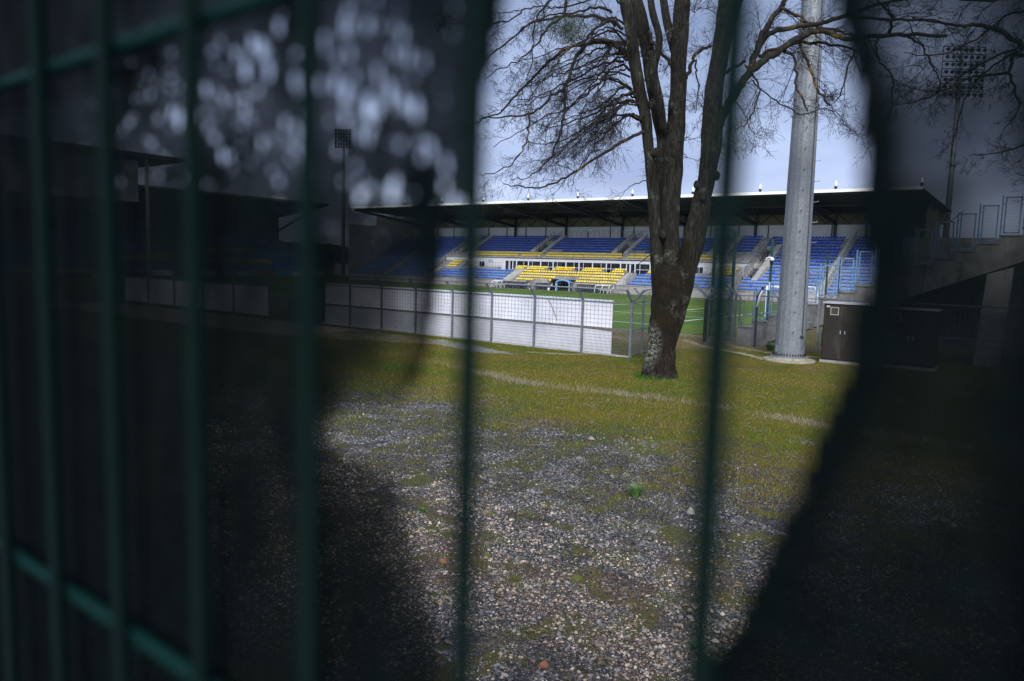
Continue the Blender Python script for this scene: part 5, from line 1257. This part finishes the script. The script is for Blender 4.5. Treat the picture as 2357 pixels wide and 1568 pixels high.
BR = [
 ([(1420, 390), (1340, 320), (1240, 280), (1140, 300), (1040, 420), (1000, 540), (970, 620), (880, 660), (800, 760), (720, 800), (600, 810), (440, 825), (350, 870)], -.2, -1.0, 7, 1.5),
 ([(1400, 400), (1300, 300), (1100, 310), (960, 350), (860, 440), (760, 540), (640, 660), (540, 770), (470, 810), (380, 830)], 0, .8, 6.5, 1.5),
 ([(1530, 920), (1420, 960), (1250, 1070), (1120, 1150), (980, 1240), (860, 1290), (740, 1310), (600, 1290), (540, 1270)], -.3, -1.5, 5.5, 1),
 ([(1520, 850), (1440, 800), (1340, 860), (1240, 960), (1150, 1080), (1060, 1200), (1020, 1300)], -.3, .5, 3.6, 1),
 ([(1450, 700), (1350, 710), (1200, 780), (1050, 840), (900, 880), (780, 870)], .2, 1.6, 4, 1),
 ([(960, 620), (975, 700), (960, 850), (930, 960), (880, 1080), (800, 1180), (700, 1240), (600, 1250)], -.6, -.9, 4.6, 1),
 ([(720, 810), (725, 900), (700, 1000), (640, 1100), (560, 1180), (420, 1220), (380, 1210)], -.9, -1.2, 3.2, .8),
 ([(1340, 170), (1200, 120), (1020, 120), (880, 130), (760, 150), (660, 220), (560, 310), (440, 400), (380, 470)], -.2, -.8, 5, 1.2),
 ([(1300, 90), (1230, 50), (1150, 60), (1050, 90), (900, 100), (780, 140), (640, 240), (540, 330)], .3, 1.5, 4.2, 1),
 ([(930, -60), (880, 0), (790, 110), (760, 220), (750, 330), (740, 450), (700, 560)], .5, .6, 3.4, 1),
 ([(1010, -40), (960, 110), (870, 180), (830, 240), (760, 330), (640, 430), (500, 500), (420, 560)], -.5, -.9, 4.6, 1),
 ([(1390, 430), (1250, 440), (1100, 520), (980, 580), (860, 640), (720, 720), (600, 740)], .1, .9, 3.6, .9),
 ([(1440, 620), (1300, 560), (1160, 560), (1000, 640), (900, 720)], .4, 1.6, 3, .8),
 ([(1400, 480), (1330, 520), (1250, 560), (1180, 700), (1110, 740), (1080, 900), (1080, 1050)], -.4, -1.1, 3, .9),
 ([(1500, 840), (1380, 800), (1260, 830), (1140, 880), (1000, 960), (850, 1000), (700, 990)], -.1, .6, 3.6, .8),
 ([(1450, 640), (1370, 680), (1300, 770), (1200, 850), (1060, 960), (960, 1040), (860, 1110), (780, 1120)], -.4, -1.4, 4, .9),
 ([(1380, 200), (1300, 150), (1180, 200), (1100, 300), (1000, 340), (880, 480), (760, 640), (700, 740)], -.4, -1.7, 5, 1),
 ([(1430, 540), (1300, 500), (1150, 540), (1000, 600), (900, 660), (800, 680), (640, 700), (520, 690)], .3, 1.2, 3, .8),
 ([(1400, 300), (1300, 220), (1180, 260), (1080, 380), (1000, 420), (900, 460), (780, 520)], .6, 2, 3.4, .8),
 ([(1360, 20), (1280, -20), (1180, 0), (1080, 20), (940, 60), (820, 40), (700, 60), (560, 90), (450, 80)], -.8, -1.8, 3.6, .9),
 ([(700, 60), (600, 130), (480, 170), (300, 180), (160, 160)], -1.2, -2, 2.6, .7),
 ([(1470, 740), (1390, 730), (1300, 800), (1250, 900), (1180, 960), (1120, 1020)], -.5, -1.1, 2.6, .8),
 ([(1820, 550), (1850, 450), (1900, 370), (1960, 330), (2000, 320)], 0, .0, 6, 4),
 ([(1890, 420), (1890, 520), (1910, 600), (1900, 700), (1885, 790)], -.1, -.5, 3, 1),
 ([(1560, 220), (1600, 320), (1680, 400), (1710, 450)], -.5, -.4, 5, 5),
 ([(1540, 1260), (1450, 1290), (1380, 1350), (1330, 1420)], -.4, -1, 1.6, .5),
]
rb_ = random.Random(77)
for q in range(15):
    x0_, y0_ = rb_.choice([(1410, 280), (1420, 400), (1450, 500), (1440, 600), (1470, 680), (1500, 780), (1490, 720), (1400, 230), (1430, 340)]); y0_ += rb_.uniform(-40, 40)
    Lx = rb_.uniform(420, 980); dy_ = rb_.uniform(150, 480); up_ = rb_.uniform(20, 110)
    BR.append(([(x0_ - Lx * f, y0_ - up_ * sin(min(1, f * 2.6) * pi) * (1 if f < .38 else 0) + dy_ * f ** 1.5 + rb_.uniform(-10, 10)) for f in (0, .1, .2, .32, .45, .6, .75, .9, 1)], rb_.uniform(-.5, .5), rb_.uniform(-2, 2), rb_.uniform(2.6, 4.0), .9))
for rows, d0, d1, r0, r1 in BR: branch(rows, Z7, d0, d1, r0, r1, kids=0.44, droop=0.7, Lk=0.85, step=0.20)
BR8 = [
 ([(610, 900), (640, 830), (700, 700), (760, 600), (830, 500), (940, 400), (1050, 330), (1180, 250), (1300, 200), (1420, 240), (1520, 270), (1700, 245), (1900, 235), (2170, 240)], 0, -2.2, 15, 5),
 ([(840, 470), (900, 300), (960, 180), (1040, 60), (1080, 0), (1130, -120)], -.4, -1, 11, 6),
 ([(860, 380), (960, 240), (1100, 190), (1250, 170), (1400, 130), (1560, 80), (1700, 30), (1860, 0), (2000, -40)], -.4, -2.6, 8, 4),
 ([(900, 380), (1000, 330), (1150, 290), (1350, 295), (1500, 320), (1600, 380), (1640, 470)], -.5, -1.2, 6, 2),
 ([(1050, 50), (1180, 120), (1280, 180), (1400, 200), (1520, 240), (1640, 330)], -.9, -1.8, 5, 2),
 ([(1060, 340), (1130, 380), (1150, 500), (1160, 600), (1200, 680), (1230, 750)], -.9, -1.5, 4, 2.6),
 ([(1180, 300), (1240, 450), (1290, 580), (1340, 660), (1380, 710)], -1.0, -1.8, 4.5, 3),
 ([(1560, 330), (1500, 450), (1460, 600), (1410, 695)], -1.4, -2.0, 3.4, 1.5),
 ([(810, 440), (870, 520), (910, 600), (880, 700), (840, 800), (780, 860), (680, 900)], -.5, -.9, 3.4, .9),
 ([(1500, 120), (1700, 130), (1900, 130), (2100, 150), (2300, 190)], -1.8, -3, 4.6, 3),
 ([(680, 490), (740, 450), (810, 410)], -.2, -.4, 5, 4),
 ([(860, 540), (960, 640), (1080, 720), (1200, 770), (1320, 730), (1420, 760), (1500, 850), (1580, 920)], -.7, -1.5, 2.4, .8),
 ([(1700, 240), (1690, 330), (1720, 420), (1790, 500), (1800, 640), (1790, 780), (1730, 880)], -1.9, -2.3, 3.4, 1),
 ([(1900, 240), (1980, 290), (2040, 380), (2080, 470), (2120, 560), (2100, 660)], -2.0, -2.6, 3.8, 1),
 ([(1780, 230), (1800, 130), (1760, 60), (1700, 0)], -1.9, -2.4, 5, 3),
 ([(700, 600), (760, 700), (820, 800), (860, 900), (930, 940)], -.3, -.9, 2, .7),
]
for rows, d0, d1, r0, r1 in BR8: branch(rows, Z8, d0, d1, r0, r1, kids=0.62, droop=0.7, Lk=0.85, step=0.22)
for (x, y) in ((1960, 60), (1970, 330), (1880, 90), (1540, 420), (1570, 560), (1530, 700), (1480, 300), (1830, 700), (1830, 1100), (1810, 980), (1600, 330), (1760, 240), (1440, 300), (1420, 600)):   # shoots from the stems
    p = at(*Z7(x, y), TD - 0.3)
    for q in range(4): grow(p, Vector((rt_.uniform(-1, 1), rt_.uniform(-1, .5), rt_.uniform(-.3, .7))), rt_.uniform(.5, 1.2), 0.010, 1, 0.7)
def build_twigs(name, parent, mat='twig_bark'):
    global TW
    V, F = [], []; o = 0
    for pts, rr in TW:
        n = len(pts); d = (pts[-1] - pts[0]).normalized(); s_ = d.orthogonal().normalized(); t_ = d.cross(s_)
        for p, r in zip(pts, rr):
            for k in range(3): a = 2 * pi * k / 3; q = p + (s_ * cos(a) + t_ * sin(a)) * r; V.append((q.x, q.y, q.z))
        for i in range(n - 1):
            for k in range(3): k2 = (k + 1) % 3; F.append((o + i * 3 + k, o + i * 3 + k2, o + i * 3 + 3 + k2, o + i * 3 + 3 + k))
        o += n * 3
    TW = []
    print('twigs', name, len(F)); return npmesh(name, np.array(V), np.array(F), mat, parent)
build_twigs('twigs', lime)
# broken stub close to the roof line
b = MB(); b.tube([at(*Z1(2130, 340), TD - .45), at(*Z1(2090, 345), TD - .6), at(*Z1(2045, 350), TD - .7)], [0.02, 0.017, 0.008], 6)
b.tube([at(*Z1(2180, 345), TD - .5), at(*Z1(2120, 400), TD - .7), at(*Z1(2060, 450), TD - .9), at(*Z1(2000, 498), TD - 1.0)], [0.014, 0.012, 0.012, 0.006], 6); b.build('branch', 'branch_bark', lime)

# second tree, its trunk standing out of the frame on the right
T2 = onz(2640, 900); lime2 = thing('lime_tree', 'bare tree reaching in from the right edge with crooked twiggy branches', 'tree', T2)
P, Rr = limb_pts([(2640, 905, 0, 45), (2645, 700, 0, 36), (2640, 450, 0, 32), (2625, 250, 0, 27), (2600, 0, 0, 20), (2580, -200, 0, 10)], 4)
t2d = proj(T2)[2]; TDs = TD; TD = t2d
P, Rr = limb_pts([(2640, 915, 0, 45), (2645, 700, 0, 36), (2640, 450, 0, 32), (2625, 250, 0, 27), (2600, 0, 0, 20), (2580, -200, 0, 10)], 4)
b = MB(); b.tube(P, Rr, 20, lump=0.06); b.build('trunk', 'bark', lime2)
idc = lambda x, y: (x, y)
for rows, r0, r1 in (
 ([(2630, 300), (2500, 200), (2400, 130), (2357, 107), (2297, 70), (2250, 60), (2196, 57), (2100, 40)], 12, 3),
 ([(2400, 140), (2334, 127), (2321, 168), (2242, 175), (2196, 197), (2120, 230), (2060, 240)], 6, 1.2),
 ([(2321, 168), (2337, 210), (2345, 250), (2310, 300)], 4, 1.2),
 ([(2357, 107), (2300, 125), (2230, 165), (2190, 180), (2150, 210), (2050, 190)], 4, 1),
 ([(2357, 110), (2290, 150), (2230, 210), (2200, 300), (2190, 360)], 3.5, 1),
 ([(2500, 260), (2420, 300), (2357, 335), (2300, 352), (2230, 357)], 5, .8),
 ([(2620, 100), (2480, 20), (2380, -10), (2250, 0), (2120, -20)], 9, 2),
 ([(2380, 20), (2310, 40), (2250, 90), (2150, 130), (2080, 120)], 4, 1),
 ([(2640, 420), (2520, 400), (2430, 420), (2340, 400)], 6, 1)):
    branch(rows, idc, -.3, -1.6, r0, r1, kids=0.75, droop=0.7, Lk=0.7, parent=lime2)
build_twigs('twigs', lime2)
TD = TDs
# mistletoe ball in the upper left of the crown
mc = at(*Z7(985, 165), TD - 0.9); V, F = [], []; rm = random.Random(8)
for i in range(5200):
    d = Vector((rm.gauss(0, 1), rm.gauss(0, 1), rm.gauss(0, 1))).normalized() * (0.50 * rm.random() ** 0.55); d.z *= 0.72; d.x *= 1.15; d.y *= 1.15; c_ = mc + d + Vector((0, 0, -0.15))
    a_ = (d.normalized() + Vector((rm.gauss(0, .5), rm.gauss(0, .5), rm.gauss(0, .5) - .3))).normalized() * 0.021; b_ = a_.orthogonal().normalized() * 0.0055
    o_ = len(V); V += [tuple(c_ - a_), tuple(c_ + b_), tuple(c_ + a_), tuple(c_ - b_)]; F.append((o_, o_ + 1, o_ + 2, o_ + 3))
tag(npmesh('mistletoe', np.array(V), np.array(F), 'leaf_green'), 'shaggy green mistletoe clump hanging on an upper left branch of the tree', 'mistletoe')

# ------------------------------------------------------------------ green welded wire fence right in front of the camera
YW = 0.1217
GF = thing('wire_fence', 'dark green welded wire fence blurred right in front of the viewer', 'fence', (0, YW, 0))
def rodmesh(p, q, r, n=10):
    b = MB(); b.tube([p, q], r, n); return b
sx = 0.0562; xb0 = -0.049
i0, i1 = -44, 26
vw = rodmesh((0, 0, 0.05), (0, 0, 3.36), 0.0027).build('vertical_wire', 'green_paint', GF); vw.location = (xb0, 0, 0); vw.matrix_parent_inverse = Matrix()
for i in range(i0, i1 + 1):
    if i == 0: continue
    o = vw.copy(); COL.objects.link(o); o.parent = GF; o.location = (xb0 + sx * i, 0, 0)
zt, zb = ony(0, 200, YW + .006).z, ony(0, 1250, YW + .006).z; sz = zt - zb
L0, L1 = xb0 + sx * i0, xb0 + sx * i1
hw0 = rodmesh((L0, 0.0058, 0), (L1, 0.0058, 0), 0.0030).build('horizontal_wire', 'green_paint_toplit', GF); hw0.matrix_parent_inverse = Matrix(); hw0.location = (0, 0, zt)
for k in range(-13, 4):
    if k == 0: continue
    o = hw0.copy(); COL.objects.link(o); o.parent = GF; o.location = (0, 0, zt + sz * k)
for x in (L0 - 0.04, L1 + 0.04):
    b = MB(); b.box(x - 0.03, x + 0.03, YW - 0.03, YW + 0.03, 0, 3.45); b.build('post', 'green_paint', GF)

# torn black netting tied behind the wires
YN = 0.134
HOLE = [(1190, -90), (1133, 110), (1100, 220), (1078, 330), (1080, 420), (1035, 470), (1008, 520), (1001, 620), (996, 690), (980, 735), (972, 800), (960, 870), (890, 915), (775, 925), (745, 985), (772, 1045), (850, 1075), (905, 1115), (928, 1165), (948, 1250), (968, 1350), (998, 1440), (1030, 1568), (1048, 1720), (1560, 1720), (1625, 1560), (1690, 1450), (1745, 1350), (1792, 1240), (1845, 1120), (1885, 1010), (1925, 900), (1962, 800), (1984, 660), (1990, 500), (1986, 350), (1968, 200), (1935, 60), (1898, -90)]
HP = np.array([(lambda q: (q.x, q.z))(ony(x, y, YN)) for x, y in HOLE])
gx = np.unique(np.concatenate([np.linspace(-2.5, -0.5, 30), np.arange(-0.50, 0.06, 0.0016), np.linspace(0.06, 1.38, 24)]))
gzv = np.unique(np.concatenate([np.linspace(0.08, 2.70, 30), np.arange(2.70, 3.20, 0.0016), np.linspace(3.2, 3.32, 4)]))
GX, GZ = np.meshgrid(gx, gzv)
def inside(X, Z):
    c = np.zeros(X.shape, bool); n = len(HP); j = n - 1
    for i in range(n):
        xi, zi = HP[i]; xj, zj = HP[j]
        with np.errstate(divide='ignore', invalid='ignore'):
            c ^= ((zi > Z) != (zj > Z)) & (X < (xj - xi) * (Z - zi) / (zj - zi + 1e-12) + xi)
        j = i
    return c
def edgedist(X, Z, lo=0, hi=None):
    D = np.full(X.shape, 9.0); n = len(HP)
    for i in range(lo, (hi or n) - 1):
        a, b_ = HP[i], HP[i + 1]; d = b_ - a; L = (d ** 2).sum(); t = np.clip(((X - a[0]) * d[0] + (Z - a[1]) * d[1]) / L, 0, 1)
        D = np.minimum(D, np.hypot(X - a[0] - d[0] * t, Z - a[1] - d[1] * t))
    return D
pxg, pyg, _ = projn(np.stack([GX.ravel(), np.full(GX.size, YN), GZ.ravel()], 1)); pxg = pxg.reshape(GX.shape); pyg = pyg.reshape(GX.shape)
vis = (GX > -0.5) & (GX < 0.06) & (GZ > 2.7) & (GZ < 3.2)
def blobs(lst, base):
    A = np.full(GX.shape, base)
    for x, y, rx, ry, v in lst:
        g = np.exp(-(((pxg - x) / rx) ** 2 + ((pyg - y) / ry) ** 2)); A = A * (1 - g) + v * g
    return A
weave = blobs([(250, 1100, 400, 500, .007), (560, 250, 300, 220, .035), (900, 230, 180, 220, .055), (790, 360, 80, 130, .02), (640, 540, 260, 100, .012), (500, 610, 230, 100, .006), (850, 560, 110, 90, .025), (600, 680, 140, 50, .010), (600, 1000, 200, 200, .02), (840, 700, 90, 60, .028), (935, 700, 34, 60, .10), (930, 800, 70, 45, .12), (880, 860, 90, 50, .20), (810, 775, 60, 22, .07), (860, 900, 80, 22, .30), (850, 1180, 60, 60, .05), (740, 1350, 160, 160, .022), (930, 1480, 60, 120, .035),
               (2120, 120, 200, 130, .19), (2250, 330, 130, 130, .21), (2270, 500, 90, 70, .27), (2100, 400, 60, 60, .15), (2060, 560, 50, 40, .12), (2160, 620, 120, 60, .035), (2300, 560, 60, 130, .22), (2150, 800, 220, 120, .022), (2050, 1150, 200, 150, .055), (2200, 1400, 300, 200, .013), (2020, 380, 40, 130, .01), (2080, 470, 40, 60, .012), (2045, 520, 34, 230, .005), (2085, 640, 45, 110, .006), (2120, 450, 22, 90, .03), (2040, 900, 90, 200, .014), (1850, 1430, 90, 140, .006), (60, 500, 120, 900, .003)], 0.011)
wear = blobs([(640, 220, 250, 230, .84), (380, 300, 200, 170, .6), (880, 180, 190, 200, .9), (950, 420, 120, 170, .8), (1035, 430, 28, 60, 1.2), (600, 520, 120, 60, .45), (480, 560, 900, 26, .25), (560, 720, 500, 120, .0), (560, 1100, 700, 300, .0), (1000, 100, 60, 120, .5), (60, 300, 110, 400, 0.05)], 0.0)
eR = edgedist(GX, GZ, 24); ph_ = 0.0060 + 0.003 * vnoise(GX, GZ, 0.05, 2)
eL = edgedist(GX, GZ, 10, 24); fr_ = np.exp(-eL / 0.0055) * (0.15 + 0.75 * fbm(GX, GZ, 0.004, 3)) * (pyg > 900); weave = np.maximum(weave, 0.42 * fr_)
weave += (0.035 * np.exp(-eL / 0.022) * (pyg > 900)) * fbm(GX, GZ, 0.02, 17)
weave *= np.where((pxg < 1010) & (pyg > 560) & (pyg < 960), 0.35 + 1.3 * fbm(GX, GZ, 0.012, 23), 1.0)
hem = np.clip((ph_ - eR) / 0.003, 0, 1) * (pxg > 1400); weave *= (1 - hem); wear *= (1 - hem)
sp_ = np.exp(-(((pxg - 975 - (pyg - 480) * 0.02) / (27 * np.clip((745 - pyg) / 220, 0.05, 1.3))) ** 2)) * (pyg > 380) * (pyg < 735); weave *= (1 - sp_); wear *= (1 - np.clip(sp_, 0, 1))
dk = np.exp(-(((pxg - 1145 + pyg * 0.25) / 34) ** 2)) * (pyg < 330); weave *= (1 - dk * .95); wear *= (1 - dk)
weave = np.where(vis, weave, 0.03); wear = np.where(vis, wear, 0.0)
jx = np.where(pxg > 1400, 0.0007, 0.0022) * (fbm(GX * 1.0, GZ, 0.011, 4) - 0.5) * 2
ins = inside(GX + jx, GZ - jx * 0.7)
YY = YN + 0.0035 * (fbm(GX, GZ, 0.09, 7) - 0.3)
YY = np.maximum(YY, YN)
V = np.stack([GX, YY, GZ], 2).reshape(-1, 3); nx = len(gx); nzv = len(gzv)
idx = np.arange(nx * nzv).reshape(nzv, nx); quad = np.stack([idx[:-1, :-1], idx[:-1, 1:], idx[1:, 1:], idx[1:, :-1]], 2).reshape(-1, 4)
keep = ~(ins[:-1, :-1] & ins[1:, 1:] & ins[:-1, 1:] & ins[1:, :-1]).ravel(); quad = quad[keep]
net = npmesh('torn_netting', V, quad, 'netting', smooth=True)
for nm, arr in (('weave', weave), ('wear', wear)):
    a = net.data.attributes.new(nm, 'FLOAT', 'POINT'); a.data.foreach_set('value', arr.astype(np.float32).ravel())
tag(net, 'torn black privacy netting with one big ragged opening behind the green wires', 'netting')
# loose threads along the torn edge
for (x, y, dx, dy) in ((905, 1115, -8, -60), (935, 1190, 25, -40), (780, 925, 30, 20), (995, 690, 8, 50), (1700, 1440, -25, 30), (955, 1290, 22, 18), (1000, 1460, 18, -30), (1845, 1120, -15, 40)):
    p = ony(x, y, YN); q = ony(x + dx, y + dy, YN); m_ = p.lerp(q, .5) + Vector((0.001, 0, .001)); b = MB(); b.tube([p, m_, q], 0.00035, 5); b.build('loose_thread', 'black_plastic', net)
bpy.context.view_layer.update()
print('objects', len(SC.objects), 'seats', len(SEATS))
